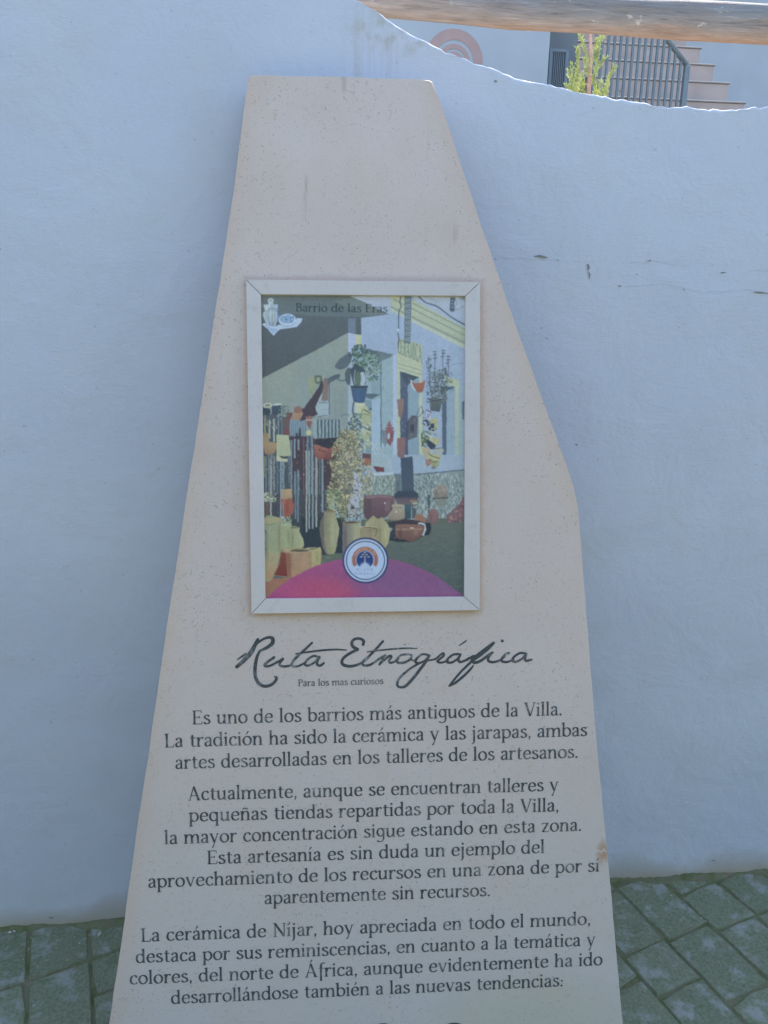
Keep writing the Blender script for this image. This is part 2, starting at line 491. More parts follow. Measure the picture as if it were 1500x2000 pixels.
def wstrip(pts, ws, caps=True):
    P = np.array(pts, float); T = np.gradient(P, axis=0)
    T /= np.maximum(np.linalg.norm(T, axis=1, keepdims=True), 1e-9)
    Nn = np.stack([-T[:, 1], T[:, 0]], 1); w = np.array(ws)
    L, Rr = P + Nn * w[:, None] / 2, P - Nn * w[:, None] / 2
    out = [('strip', L, Rr)]
    if caps:
        for i in (0, -1):
            out.append(('poly', np.array([P[i] + np.array([math.cos(a), math.sin(a)]) * w[i] / 2 for a in np.linspace(0, 2 * math.pi, 11)[:-1]])))
    return out

def poly(*p): return [('poly', np.array(p, float))]
def stem(x, y1, y0, wd=2.05, hd=True, ft=True):
    o = poly((x - wd * .5, y0), (x + wd * .5, y0), (x + wd * .45, (y0 + y1) / 2), (x + wd * .5, y1), (x - wd * .5, y1 - .5), (x - wd * .45, (y0 + y1) / 2))
    if hd: o += poly((x - wd * .5 - 1.0, y1 - 1.0), (x - wd * .5 - .9, y1 - .55), (x + wd * .5, y1 + .2), (x - wd * .3, y1 - 2.0))
    if ft: o += poly((x - 2.0, y0), (x + 2.0, y0), (x + 1.9, y0 + .45), (x + .85, y0 + 1.2), (x - .85, y0 + 1.2), (x - 1.9, y0 + .45))
    return o
def sp(*pts, k=1.0, n=6): return pen_strip(cr_spline(pts, n), k)
def ln(a, c, w): 
    return wstrip([a, ((a[0] + c[0]) / 2, (a[1] + c[1]) / 2), c], [w] * 3, False)
def pt(x, y, r=1.15): return [('poly', np.array(ell(x, y, r, r, 0, 324, 9)))]
def bar(x0, x1, y, w=.75): return poly((x0, y - w / 2), (x1, y - w / 2), (x1, y + w / 2), (x0, y + w / 2))
def bowl(cx, a0=0, a1=360, rx=3.3): return pen_strip(ell(cx, 4.95, rx, 4.55, a0, a1, 24))
def arch(x): return sp((x, 6.0), (x + 1.1, 8.2), (x + 3.0, 9.5), (x + 4.8, 9.0), (x + 5.7, 7.2), (x + 5.8, 5.0))
acute = lambda x, y: poly((x - .9, y), (x - .2, y), (x + 2.1, y + 3.0), (x + .9, y + 3.6))
tilde = lambda x, y: sp((x - 2.4, y), (x - 1.2, y + 1.1), (x + 1, y + .2), (x + 2.5, y + 1.2), k=.7)
G = {}
def a_(): return sp((1.7, 7.6), (2.3, 9.0), (4.0, 9.6), (5.8, 8.8), (6.3, 7.0), (6.3, 5.5)) + stem(6.3, 7, 1.0, ft=False, hd=False) + sp((6.2, 1.6), (6.9, .5), (8.2, .7), k=.8) + sp((6.2, 5.8), (4.0, 5.2), (1.9, 4.0), (1.4, 2.3), (2.3, .7), (4.2, .5), (6.2, 2.0)) + pt(1.9, 7.7, .8)
G['a'] = (a_(), 8.5)
G['á'] = (a_() + acute(4.0, 11.6), 8.5)
G['b'] = (stem(2, 15.3, .4, ft=False) + pen_strip(ell(5.3, 4.95, 3.7, 4.55, -150, 150, 24)), 10)
G['c'] = (sp((7.2, 7.6), (6.4, 9.1), (4.8, 9.5), (2.6, 8.6), (1.3, 5.0), (2.3, 1.6), (4.6, .5), (6.6, 1.0), (7.6, 2.2)) + pt(6.9, 7.8, .85), 8.2)
G['d'] = (stem(7.9, 15.3, 0.2, ft=False) + sp((7.8, 1.0), (8.4, .3), (9.6, .6), k=.7) + pen_strip(ell(4.6, 4.95, 3.5, 4.55, 30, 330, 24)), 10.2)
def e_(): return sp((7.7, 5.6), (7.3, 8.2), (5.0, 9.6), (2.5, 8.4), (1.3, 5.0), (2.3, 1.6), (4.7, .5), (6.8, 1.1), (8.0, 2.4)) + bar(1.6, 8.0, 5.5)
G['e'] = (e_(), 9.0)
G['é'] = (e_() + acute(4.6, 11.6), 9.0)
G['f'] = (stem(3.2, 12, -4.6, ft=False, hd=False) + sp((3.2, 11), (3.6, 13.8), (5.2, 15.2), (7.0, 14.8)) + bar(1.0, 6.0, 9.4), 6.2)
G['g'] = (pen_strip(ell(4.4, 5.5, 3.2, 4.1, 0, 360, 24)) + sp((7.4, 8.2), (7.6, 2.0), (7.3, -2.2), (5.6, -4.3), (2.6, -4.4), (1.0, -3.2), k=.85) + bar(6.4, 9.2, 9.3, 1.0), 9.2)
G['h'] = (stem(2, 15.3, 0) + arch(2.2) + stem(8, 5.4, 0, hd=False), 10.4)
def i_(): return stem(2.2, 10, 0)
G['i'] = (i_() + pt(2.2, 13.2), 4.6)
G['í'] = (i_() + acute(1.9, 11.7), 4.6)
G['j'] = (stem(2.4, 10, -2, ft=False) + sp((2.4, -1.8), (2.0, -3.8), (.2, -4.8), k=.85) + pt(2.4, 13.2), 4.8)
G['l'] = (stem(2.2, 15.3, 0), 4.6)
def n_(): return stem(2, 10, 0) + arch(2.2) + stem(8, 5.4, 0, hd=False)
G['n'] = (n_(), 10.3)
G['ñ'] = (n_() + tilde(5.2, 12), 10.3)
G['m'] = (n_() + arch(8.2) + stem(14, 5.4, 0, hd=False), 16.2)
def o_(): return pen_strip(ell(4.9, 4.95, 3.75, 4.55, 0, 360, 28))
G['o'] = (o_(), 9.8)
G['ó'] = (o_() + acute(4.6, 11.6), 9.8)
G['p'] = (stem(2, 10, -5) + pen_strip(ell(5.3, 4.95, 3.6, 4.55, -150, 150, 24)), 10)
G['q'] = (stem(7.9, 10, -5, hd=False) + pen_strip(ell(4.6, 4.95, 3.5, 4.55, 30, 330, 24)), 10.2)
G['r'] = (stem(2, 10, 0) + sp((2.3, 6.0), (3.4, 8.4), (5.0, 9.5), (6.4, 9.2)) + pt(6.3, 8.8, .9), 7.2)
G['s'] = (sp((5.9, 7.9), (5.2, 9.1), (3.6, 9.5), (1.9, 8.6), (1.8, 6.9), (3.4, 5.6), (5.6, 4.4), (6.4, 2.6), (5.6, 1.0), (3.8, .45), (1.9, .9), (1.1, 2.3)), 7.5)
G['t'] = (stem(3, 12.6, 2.2, ft=False, hd=False) + sp((3, 3), (3.3, 1.2), (4.8, .5), (6.3, 1.1), k=.9) + bar(.9, 6.2, 9.4, .9), 6.6)
G['u'] = (stem(2, 10, 3, ft=False) + sp((2, 3.8), (2.4, 1.5), (4.2, .5), (6.2, 1.2), (7.8, 3.4)) + stem(8, 10, .3, ft=False) + sp((8, 1.0), (8.6, .3), (9.8, .7), k=.6), 10.4)
G['v'] = (ln((1.4, 10), (4.9, 0), 1.9) + ln((8.2, 10), (5.1, 0), .85) + bar(.1, 3.2, 9.7, .6) + bar(6.8, 9.6, 9.7, .6), 9.6)
G['y'] = (ln((1.4, 10), (4.9, .6), 1.9) + ln((8.2, 10), (3.4, -4.6), .85) + bar(.1, 3.2, 9.7, .6) + bar(6.8, 9.6, 9.7, .6) + pt(3.1, -4.4, .85), 9.6)
G['z'] = (bar(1.0, 7.4, 9.5, .9) + bar(1.0, 7.6, .45, .9) + ln((6.7, 9.5), (1.8, .5), 1.6) + ln((1.1, 9.8), (1.0, 8.0), .6) + ln((7.5, .2), (7.7, 2.2), .6), 8.5)
def A_(): return ln((6.0, 14.6), (1.8, 0), .95) + ln((5.9, 14.8), (11.0, 0), 2.1) + bar(3.0, 9.0, 5.0) + bar(.3, 3.6, .3, .6) + bar(9.2, 12.8, .3, .6)
G['A'] = (A_(), 12.8)
G['Á'] = (A_() + acute(6.0, 15.8), 12.8)
G['B'] = (stem(2.6, 14.6, 0) + sp((2.6, 14.2), (6.2, 14.0), (8.0, 12.4), (7.8, 9.4), (5.6, 7.9), (2.6, 7.8)) + sp((2.6, 7.8), (7.0, 7.5), (9.2, 5.4), (9.0, 2.2), (6.6, .5), (2.6, .4)), 10.8)
G['C'] = (sp((11, 11.2), (9.4, 13.6), (6.6, 14.3), (3.0, 12.2), (1.4, 7.3), (3.0, 2.4), (6.8, .4), (9.6, 1.2), (11.2, 3.4)), 12)
G['D'] = (stem(2.6, 14.6, 0) + sp((2.6, 14.1), (7.0, 13.8), (10.6, 11.2), (11.4, 7.3), (10.4, 3.2), (7.0, .7), (2.6, .4)), 13)
G['E'] = (stem(2.6, 14.6, 0, hd=False) + bar(.8, 9.4, 14.2, .8) + bar(.8, 9.8, .4, .8) + bar(2.6, 7.8, 7.6) + ln((9.3, 14.4), (9.5, 11.8), .7) + ln((9.7, .3), (10.2, 3.2), .7) + ln((7.7, 9), (7.7, 6.2), .6), 10.8)
G['I'] = (stem(2.6, 14.6, 0), 5.2)
G['J'] = (stem(3.6, 14.6, -1, ft=False) + sp((3.6, -.5), (2.8, -2.2), (.6, -2.8), k=.8), 6)
G['L'] = (stem(2.6, 14.6, 0) + bar(2.6, 9.2, .4, .8) + ln((9.0, .3), (9.6, 3.0), .7) + bar(.7, 4.7, 14.2, .6), 10)
G['M'] = (ln((2.6, 0), (3.0, 14.6), .9) + ln((2.8, 14.6), (8.0, 1), 1.9) + ln((13.2, 14.6), (8.0, 1), .9) + stem(13.4, 14.6, 0) + bar(1.2, 4.2, .3, .6), 16)
G['N'] = (ln((2.6, 0), (2.6, 14.6), .9) + ln((2.5, 14.6), (11.4, .4), 2.1) + ln((11.6, 0), (11.6, 14.6), .9) + bar(.8, 4.2, .3, .6) + bar(9.8, 13.2, 14.3, .6) + bar(.8, 3, 14.3, .6), 13.6)
G['O'] = (pen_strip(ell(6.9, 7.3, 5.5, 6.9, 0, 360, 28)), 13.8)
G['P'] = (stem(2.6, 14.6, 0) + sp((2.6, 14.2), (6.6, 14.0), (8.8, 12.2), (8.8, 9.4), (6.6, 7.3), (2.6, 7.0)), 10)
G['R'] = (stem(2.6, 14.6, 0) + sp((2.6, 14.2), (6.6, 14.0), (8.6, 12.2), (8.4, 9.4), (6.4, 7.6), (2.6, 7.4)) + ln((6.0, 7.4), (10.4, 0), 1.9), 11.2)
G['V'] = (ln((1.6, 14.6), (6.2, 0), 2.1) + ln((10.8, 14.6), (6.4, 0), .95) + bar(0, 3.8, 14.3, .6) + bar(9.0, 12.4, 14.3, .6), 12)
G['Í'] = (G['I'][0] + acute(2.4, 15.8), 5.2)
G['G'] = (G['C'][0] + stem(11, 6.2, 1.2, hd=False, ft=False) + bar(8.6, 12.4, 6.4, .6), 12.8)
G['.'] = (pt(1.8, .95, 1.15), 3.6)
G[','] = (pt(1.9, .95, 1.1) + poly((1.2, .2), (2.9, .8), (2.2, -1.6), (.9, -2.8), (1.5, -1.2)), 3.8)
G[':'] = (pt(1.8, .95, 1.15) + pt(2.2, 6.2, 1.0), 3.6)
G['-'] = (bar(.8, 4.6, 4.8, 1.1), 5.4)
G[' '] = ([], 5.2)
def layout(text, track=0.35):
    x, out = 0.0, []
    for ch in text:
        g, adv = G[ch]
        for kind, *arr in g:
            out.append((kind, *[a + np.array([x, 0]) for a in arr]))
        x += adv * 1.0 + track
    return out, x - track

def shapes_mesh(shapes, fn, dz=0.000012):
    """shapes -> verts, faces; fn maps (x,y)->(u,v); each shape lies a hair above the last"""
    V, Fc = [], []; z = 0.0; n = 0
    for kind, *arr in shapes:
        z = (n % 14) * dz; n += 1
        if kind == 'poly':
            s0 = len(V)
            pp = [fn(p) for p in arr[0]]
            area = sum(pp[i][0] * pp[(i + 1) % len(pp)][1] - pp[(i + 1) % len(pp)][0] * pp[i][1] for i in range(len(pp)))
            if area < 0: pp = pp[::-1]
            V += [(u, v, z) for u, v in pp]
            Fc.append(tuple(range(s0, len(V))))
        else:
            L, Rr = arr; s0 = len(V)
            for i in range(len(L)):
                u, v = fn(Rr[i]); V.append((u, v, z + i * 1e-6)); u, v = fn(L[i]); V.append((u, v, z + i * 1e-6))
            for i in range(len(L) - 1):
                q = [s0 + 2 * i, s0 + 2 * i + 2, s0 + 2 * i + 3, s0 + 2 * i + 1]
                Fc.append(tuple(q))
    return V, Fc

# ------------------------------------------------------------------ monolith
SA, SL = math.radians(3.0), math.radians(13.0)
H = np.array([math.cos(SA), math.sin(SA), 0]); A = np.array([-math.sin(SA), math.cos(SA), 0])
S = math.cos(SL) * np.array([0, 0, 1.0]) + math.sin(SL) * A
Nn = np.cross(H, S)
SO = np.array([0.0, 1.07, 0.0])
SM = Matrix.Identity(4)
for r in range(3):
    SM[r][0] = H[r]; SM[r][1] = S[r]; SM[r][2] = Nn[r]; SM[r][3] = SO[r]
def uv(x, y, w=0.0):
    q = hit(x, y, SO + Nn * w, Nn) - SO
    return float(q @ H), float(q @ S)
def to_px(u, v, w=0.0):
    P = SO[None] + u[:, None] * H + v[:, None] * S + w * Nn - EYE
    d = P @ Fv
    return 750 + FPX * (P @ Iv) / d, 1000 - FPX * (P @ Uv) / d
mono = thing('stone_monolith', SM, 'tall tapering cream stone slab leaning by the white wall, with framed picture and Spanish text', 'monolith')

left_px = [(485, 150), (470, 262), (457, 370), (440, 480), (419, 620), (396, 770), (375, 905), (360, 1000), (345, 1100), (326, 1225), (307, 1355), (289, 1480), (270, 1605), (243, 1800), (213, 2000)]
right_px = [(845, 159), (880, 260), (922, 385), (966, 518), (1012, 650), (1060, 782), (1106, 908), (1120, 950), (1128, 985), (1136, 1080), (1145, 1200), (1158, 1365), (1171, 1510), (1185, 1655), (1200, 1820), (1216, 2000)]
Lp = [uv(*q) for q in left_px]; Rp = [uv(*q) for q in right_px]
def ext(p0, p1, v): t = (v - p0[1]) / (p1[1] - p0[1]); return (p0[0] + (p1[0] - p0[0]) * t, v)
Lp.append(ext(Lp[-2], Lp[-1], 0.004)); Rp.append(ext(Rp[-2], Rp[-1], 0.004))
top = [uv(489, 146), uv(600, 149), uv(740, 153), uv(838, 155)]
outline = Lp[::-1] + top + Rp     # clockwise seen from the front
def dens(pts, step=0.03):
    out = []
    for i in range(len(pts)):
        a, c = np.array(pts[i]), np.array(pts[(i + 1) % len(pts)])
        n = max(1, int(np.linalg.norm(c - a) / step))
        for k in range(n): out.append(tuple(a + (c - a) * k / n))
    return out
ol = dens(outline)
ol = [(u + rng.normal(0, .0004), v if v < .01 else v + rng.normal(0, .0004)) for u, v in ol]
ol = ol[::-1]
bm = bmesh.new()
TS = 0.045
fv = [bm.verts.new((u, v, 0)) for u, v in ol]; bv = [bm.verts.new((u, v, -TS)) for u, v in ol]
ff = bm.faces.new(fv); bf = bm.faces.new(bv[::-1])
for i in range(len(ol)):
    j = (i + 1) % len(ol); bm.faces.new((fv[j], fv[i], bv[i], bv[j]))
bmesh.ops.bevel(bm, geom=[e for e in ff.edges], offset=0.0045, segments=3, profile=0.6, affect='EDGES')
bmesh.ops.recalc_face_normals(bm, faces=bm.faces)

FO = dict(l0=uv(480, 545), r0=uv(938, 550), r1=uv(937, 1192), l1=uv(491, 1199))
fcx = sum(q[0] for q in FO.values()) / 4; fcy = sum(q[1] for q in FO.values()) / 4
fhw = (FO['r0'][0] - FO['l0'][0]) / 2; fhh = (FO['l0'][1] - FO['l1'][1]) / 2

m, nt, b = new_mat('cream_stone', 0.8, 0.25)
v = coords(nt); s = sepxyz(nt, v)
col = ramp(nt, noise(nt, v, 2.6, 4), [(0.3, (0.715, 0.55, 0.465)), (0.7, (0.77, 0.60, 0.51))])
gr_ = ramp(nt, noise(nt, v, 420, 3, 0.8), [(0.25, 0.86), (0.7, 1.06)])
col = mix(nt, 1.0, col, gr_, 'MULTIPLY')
# top glare put into the colour: warm above, greyer below; warm stain blotches
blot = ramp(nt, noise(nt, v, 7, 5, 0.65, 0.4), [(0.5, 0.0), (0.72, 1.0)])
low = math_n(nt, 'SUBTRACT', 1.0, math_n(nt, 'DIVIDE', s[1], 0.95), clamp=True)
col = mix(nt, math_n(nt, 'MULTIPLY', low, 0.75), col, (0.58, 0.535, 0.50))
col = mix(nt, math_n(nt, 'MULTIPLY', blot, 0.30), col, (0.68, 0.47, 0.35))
# dusty tan around the frame
ax = math_n(nt, 'SUBTRACT', math_n(nt, 'ABSOLUTE', math_n(nt, 'SUBTRACT', s[0], fcx)), fhw)
ay = math_n(nt, 'SUBTRACT', math_n(nt, 'ABSOLUTE', math_n(nt, 'SUBTRACT', s[1], fcy)), fhh)
dd = math_n(nt, 'MAXIMUM', ax, ay)
rim = math_n(nt, 'SUBTRACT', 1.0, math_n(nt, 'DIVIDE', dd, math_n(nt, 'MULTIPLY_ADD', noise(nt, v, 30, 5), 0.026, -0.003)), clamp=True)
col = mix(nt, math_n(nt, 'MULTIPLY', rim, 0.5), col, (0.55, 0.34, 0.23))
# bottom corner lichen yellow
col = mix(nt, math_n(nt, 'MULTIPLY', spot(nt, s, 0.30, 0.16, 0.22, 0.10), 0.45), col, (0.56, 0.50, 0.32))
# tan grime creeping in from both long edges
for (pa, pb, sg_) in ((Lp[3], Lp[-3], 1), (Rp[2], Rp[8], -1)):
    k_ = (pb[0] - pa[0]) / (pb[1] - pa[1])
    eu = math_n(nt, 'ADD', math_n(nt, 'MULTIPLY', math_n(nt, 'SUBTRACT', s[1], pa[1]), k_), pa[0])
    de = math_n(nt, 'MULTIPLY', math_n(nt, 'SUBTRACT', s[0], eu), sg_)
    gm = math_n(nt, 'SUBTRACT', 1.0, math_n(nt, 'DIVIDE', math_n(nt, 'MAXIMUM', de, 0.0), math_n(nt, 'MULTIPLY_ADD', noise(nt, v, 9, 5, .6), 0.11, -0.012)), clamp=True)
    col = mix(nt, math_n(nt, 'MULTIPLY', gm, .3), col, (0.66, 0.43, 0.29))
# streaks
vst = coords(nt, (60, 7, 1))
stk = ramp(nt, noise(nt, vst, 1.0, 3, 0.6), [(0.50, 0.0), (0.58, 1.0)])
u1 = uv(598, 390); u2 = uv(836, 280); u3 = uv(876, 455); u4 = uv(1178, 1665)
for (cu, cv), rx, ry, am in [(u1, .010, .05, .6), (u2, .004, .055, .7), (u3, .02, .03, .5), (uv(672, 155), .006, .03, .4), (uv(690, 190), .003, .02, .8)]:
    col = mix(nt, math_n(nt, 'MULTIPLY', math_n(nt, 'MULTIPLY', spot(nt, s, cu, cv, rx, ry), am), math_n(nt, 'ADD', math_n(nt, 'MULTIPLY', stk, .8), .07)), col, (0.28, 0.21, 0.13))
chip = math_n(nt, 'MULTIPLY', spot(nt, s, u4[0], u4[1], .017, .03), ramp(nt, noise(nt, v, 70, 4), [(0.38, 0.0), (0.5, 1.0)]))
col = mix(nt, chip, col, (0.50, 0.30, 0.19))
# pores
def pores(scale, thr, amt, c, col):
    vo = N(nt, 'ShaderNodeTexVoronoi'); vo.inputs['Scale'].default_value = scale
    nt.links.new(v, vo.inputs['Vector'])
    gate = math_n(nt, 'MULTIPLY', ramp(nt, noise(nt, v, scale * .35, 2), [(0.5, 0.0), (0.56, 1.0)]), ramp(nt, noise(nt, v, 6.5, 3, .6), [(0.36, 0.35), (0.58, 1.0)]))
    p_ = math_n(nt, 'MULTIPLY', ramp(nt, vo.outputs['Distance'], [(thr * .6, 1.0), (thr, 0.0)]), gate)
    return mix(nt, math_n(nt, 'MULTIPLY', p_, amt), col, c), p_
col, p1 = pores(260, 0.27, 0.75, (0.30, 0.24, 0.18), col)
col, p2 = pores(95, 0.125, 0.75, (0.26, 0.20, 0.16), col)
col, p3 = pores(34, 0.055, 0.8, (0.22, 0.165, 0.12), col)
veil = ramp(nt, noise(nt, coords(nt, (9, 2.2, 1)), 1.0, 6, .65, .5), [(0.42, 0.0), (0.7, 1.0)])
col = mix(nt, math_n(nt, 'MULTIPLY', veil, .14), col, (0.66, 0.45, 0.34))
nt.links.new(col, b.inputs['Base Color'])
hh = math_n(nt, 'SUBTRACT', math_n(nt, 'ADD', math_n(nt, 'MULTIPLY', noise(nt, v, 260, 4, .7), 0.25), math_n(nt, 'MULTIPLY', noise(nt, v, 9, 3), 0.8)), math_n(nt, 'MULTIPLY', math_n(nt, 'ADD', p1, p2), .5))
bump(nt, b, hh, 0.0012)
MAT_STONE = m
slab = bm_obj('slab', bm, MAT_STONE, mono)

# lettering
m, nt, b = new_mat('worn_black_paint', 0.7, 0.3)
v = coords(nt)
wr = ramp(nt, noise(nt, v, 60, 6, 0.75), [(0.47, 0.0), (0.66, 1.0)])
wr2 = ramp(nt, noise(nt, v, 9, 3, 0.6), [(0.42, 0.12), (0.6, 1.0)])
wf = ramp(nt, noise(nt, v, 900, 2, .6), [(0.5, 0.0), (0.75, .35)])
col = mix(nt, math_n(nt, 'MAXIMUM', math_n(nt, 'MULTIPLY', wr, wr2), wf), (0.058, 0.060, 0.062), (0.40, 0.37, 0.34))
nt.links.new(col, b.inputs['Base Color'])
MAT_PAINT = m
PXM = 1.0
def text_line(text, a, c, hx=1.0, parent=mono, z=0.0004, mat=MAT_PAINT, name='lettering'):
    ua, uc = uv(*a), uv(*c)
    sh, wd = layout(text)
    du = np.array(uc) - np.array(ua); Ln = np.linalg.norm(du); t = du / Ln; nrm = np.array([-t[1], t[0]])
    sx = Ln / wd; sy = 0.00181 * hx
    fn = lambda p_: tuple(np.array(ua) + t * p_[0] * sx + nrm * p_[1] * sy)
    V, Fc = shapes_mesh(sh, fn)
    o = mesh_obj(name, V, Fc, mat, parent)
    o.location = (0, 0, z)
    return o
LINES = [("Es uno de los barrios más antiguos de la Villa.", (375, 1415), (1098, 1397)),
 ("La tradición ha sido la cerámica y las jarapas, ambas", (321, 1460), (1147, 1437.5)),
 ("artes desarrolladas en los talleres de los artesanos.", (342, 1502), (1129, 1480)),
 ("Actualmente, aunque se encuentran talleres y", (367, 1563.5), (1091, 1544.5)),
 ("pequeñas tiendas repartidas por toda la Villa,", (369, 1605), (1092, 1584.5)),
 ("la mayor concentración sigue estando en esta zona.", (321, 1649), (1136, 1622.5)),
 ("Esta artesanía es sin duda un ejemplo del", (404, 1688), (1064, 1666)),
 ("aprovechamiento de los recursos en una zona de por sí", (289, 1734), (1171, 1702)),
 ("aparentemente sin recursos.", (516, 1766), (958, 1750)),
 ("La cerámica de Níjar, hoy apreciada en todo el mundo,", (275, 1839.5), (1154, 1806)),
 ("destaca por sus reminiscencias, en cuanto a la temática y", (265, 1881), (1163, 1846.5)),
 ("colores, del norte de África, aunque evidentemente ha ido", (253, 1923), (1177, 1885)),
 ("desarrollándose también a las nuevas tendencias:", (334, 1961), (1100, 1926))]
for t_, a, c in LINES: text_line(t_, a, c)
text_line("Para los mas curiosos", (582, 1340.5), (749, 1336), 0.5)

# script title, traced pen strokes (x, y in fifths of a photo pixel from 450,1230) with widths
TS_ = [
 ([(268, 95), (205, 215), (140, 292), (62, 362)], [28, 42, 36, 30]), ([(150, 235), (70, 290)], [22, 12]),
 ([(215, 190), (265, 130), (320, 92), (375, 74), (412, 85), (410, 130), (360, 172), (290, 205)], [20, 20, 20, 24, 32, 34, 30, 20]),
 ([(290, 202), (262, 260), (246, 330), (240, 400), (246, 460), (275, 520), (330, 550), (392, 540), (436, 505), (452, 470), (436, 458)], [20, 26, 30, 30, 30, 30, 28, 26, 26, 26, 20]),
 ([(425, 270), (385, 298), (345, 330), (340, 352), (385, 352), (450, 320), (515, 284)], [24, 22, 24, 26, 20, 20, 22]),
 ([(515, 284), (485, 320), (485, 348), (530, 358), (600, 345)], [22, 22, 22, 22, 18]),
 ([(798, 126), (720, 200), (650, 265), (604, 320), (606, 352), (650, 358), (705, 335), (740, 315)], [18, 22, 24, 22, 22, 20, 18, 16]),
 ([(640, 235), (720, 222), (800, 212), (900, 200), (1030, 192), (1134, 198)], [14, 16, 18, 18, 16, 10]),
 ([(862, 268), (815, 255), (760, 285), (728, 330), (748, 350), (800, 332), (850, 290), (866, 265)], [22, 20, 20, 22, 20, 18, 18, 20]),
 ([(868, 265), (848, 310), (850, 342), (880, 348), (912, 325)], [24, 24, 22, 22, 20]),
 ([(1296, 145), (1300, 108), (1262, 86), (1212, 92), (1186, 125), (1198, 165), (1242, 190)], [24, 26, 24, 24, 26, 28, 26]),
 ([(1242, 192), (1175, 225), (1112, 268), (1088, 310), (1105, 342), (1165, 356), (1235, 343), (1300, 312), (1350, 270)], [26, 24, 24, 26, 28, 26, 22, 20, 18]),
 ([(1490, 112), (1420, 190), (1350, 262), (1296, 312), (1300, 345), (1350, 346), (1405, 318), (1465, 275), (1510, 250)], [20, 22, 22, 24, 22, 22, 20, 20, 20]),
 ([(1338, 216), (1420, 204), (1500, 196), (1600, 186), (1720, 180), (1822, 183)], [12, 14, 15, 15, 14, 10]),
 ([(1512, 250), (1480, 300), (1455, 340)], [20, 22, 18]),
 ([(1455, 340), (1510, 290), (1552, 255), (1572, 262), (1552, 300), (1560, 322), (1600, 312), (1640, 285)], [16, 18, 20, 22, 22, 20, 18, 18]),
 ([(1728, 240), (1665, 248), (1622, 292), (1642, 322), (1700, 318), (1752, 290), (1770, 252), (1735, 238)], [20, 18, 20, 22, 22, 20, 18, 16]),
 ([(1750, 285), (1790, 300), (1815, 300)], [14, 14, 14]),
 ([(1930, 244), (1872, 240), (1820, 280), (1806, 312), (1840, 325), (1900, 300), (1942, 252)], [20, 18, 20, 22, 20, 18, 20]),
 ([(1942, 252), (1905, 315), (1845, 395), (1775, 485), (1712, 548), (1662, 562), (1630, 540), (1645, 482), (1715, 410), (1810, 345), (1905, 305), (1985, 290), (2030, 265)], [22, 24, 26, 26, 26, 20, 22, 22, 20, 18, 16, 16, 18]),
 ([(2000, 290), (2050, 245), (2078, 230), (2080, 255), (2038, 290), (2022, 312), (2065, 320), (2125, 298)], [16, 18, 22, 22, 20, 20, 18, 16]),
 ([(2225, 236), (2170, 245), (2118, 290), (2120, 318), (2172, 315), (2232, 270), (2248, 238)], [22, 20, 20, 22, 20, 18, 18]),
 ([(2246, 240), (2226, 288), (2242, 314), (2290, 300), (2330, 275)], [20, 22, 22, 20, 18]),
 ([(2235, 154), (2302, 108)], [8, 13]),
 ([(2570, 128), (2500, 190), (2425, 248), (2360, 305), (2265, 395), (2195, 475), (2138, 548)], [26, 40, 42, 22, 20, 20, 18]),
 ([(2140, 550), (2200, 515), (2290, 440), (2355, 372), (2374, 345)], [14, 22, 22, 18, 10]),
 ([(2300, 300), (2352, 268), (2410, 255)], [16, 22, 30]),
 ([(2372, 262), (2362, 305), (2398, 320), (2460, 292), (2520, 245), (2560, 222)], [30, 28, 26, 24, 22, 20]),
 ([(2556, 224), (2524, 262), (2518, 300), (2560, 316), (2625, 300), (2680, 262)], [20, 22, 24, 22, 20, 16]),
 ([(2718, 228), (2685, 240), (2650, 282), (2654, 308), (2702, 314), (2765, 292)], [22, 18, 20, 22, 20, 16]),
 ([(2890, 234), (2832, 226), (2772, 262), (2752, 300), (2790, 312), (2850, 280), (2890, 236)], [20, 20, 20, 22, 20, 18, 20]),
 ([(2890, 236), (2875, 282), (2892, 302), (2940, 290)], [22, 24, 24, 18]),
]
sh = []
for pts, ws in TS_:
    pp = cr_spline(pts, 5) if len(pts) > 2 else [np.array(pts[0], float), (np.array(pts[0]) + np.array(pts[1])) / 2.0, np.array(pts[1], float)]
    t0 = np.linspace(0, 1, len(ws)); ww = np.interp(np.linspace(0, 1, len(pp)), t0, ws) * 1.12
    sh += wstrip(pp, ww)
sh += [('poly', np.array(ell(2655, 108, 15, 15, 0, 324, 9))), ('poly', np.array(ell(1703, 143, 7, 7, 0, 324, 9)))]
def title_fn(p_): return uv(450 + p_[0] / 5.0, 1230 + p_[1] / 5.0)
V, Fc = shapes_mesh(sh, title_fn)
# pixel y runs down, so strips come out mirrored: turn every face to the front
me_f = []
for f_ in Fc:
    a = sum(V[f_[i]][0] * V[f_[(i + 1) % len(f_)]][1] - V[f_[(i + 1) % len(f_)]][0] * V[f_[i]][1] for i in range(len(f_)))
    me_f.append(f_ if a > 0 else f_[::-1])
o = mesh_obj('title_lettering', V, me_f, MAT_PAINT, mono); o.location = (0, 0, 0.0004)
# the two round dark emblems that begin at the bottom of the picture
for (cx, cy, rx) in [(747, 2026, 29), (886, 2030, 34)]:
    c0 = uv(cx, cy); r_ = abs(uv(cx + rx, cy)[0] - c0[0])
    sh = [('poly', np.array(ell(0, 0, r_, r_, 0, 350, 35)))]
    V, Fc = shapes_mesh(sh, lambda p_: (c0[0] + p_[0], c0[1] + p_[1]))
    o = mesh_obj('emblem', V, Fc, MAT_PAINT, mono); o.location = (0, 0, 0.0004)

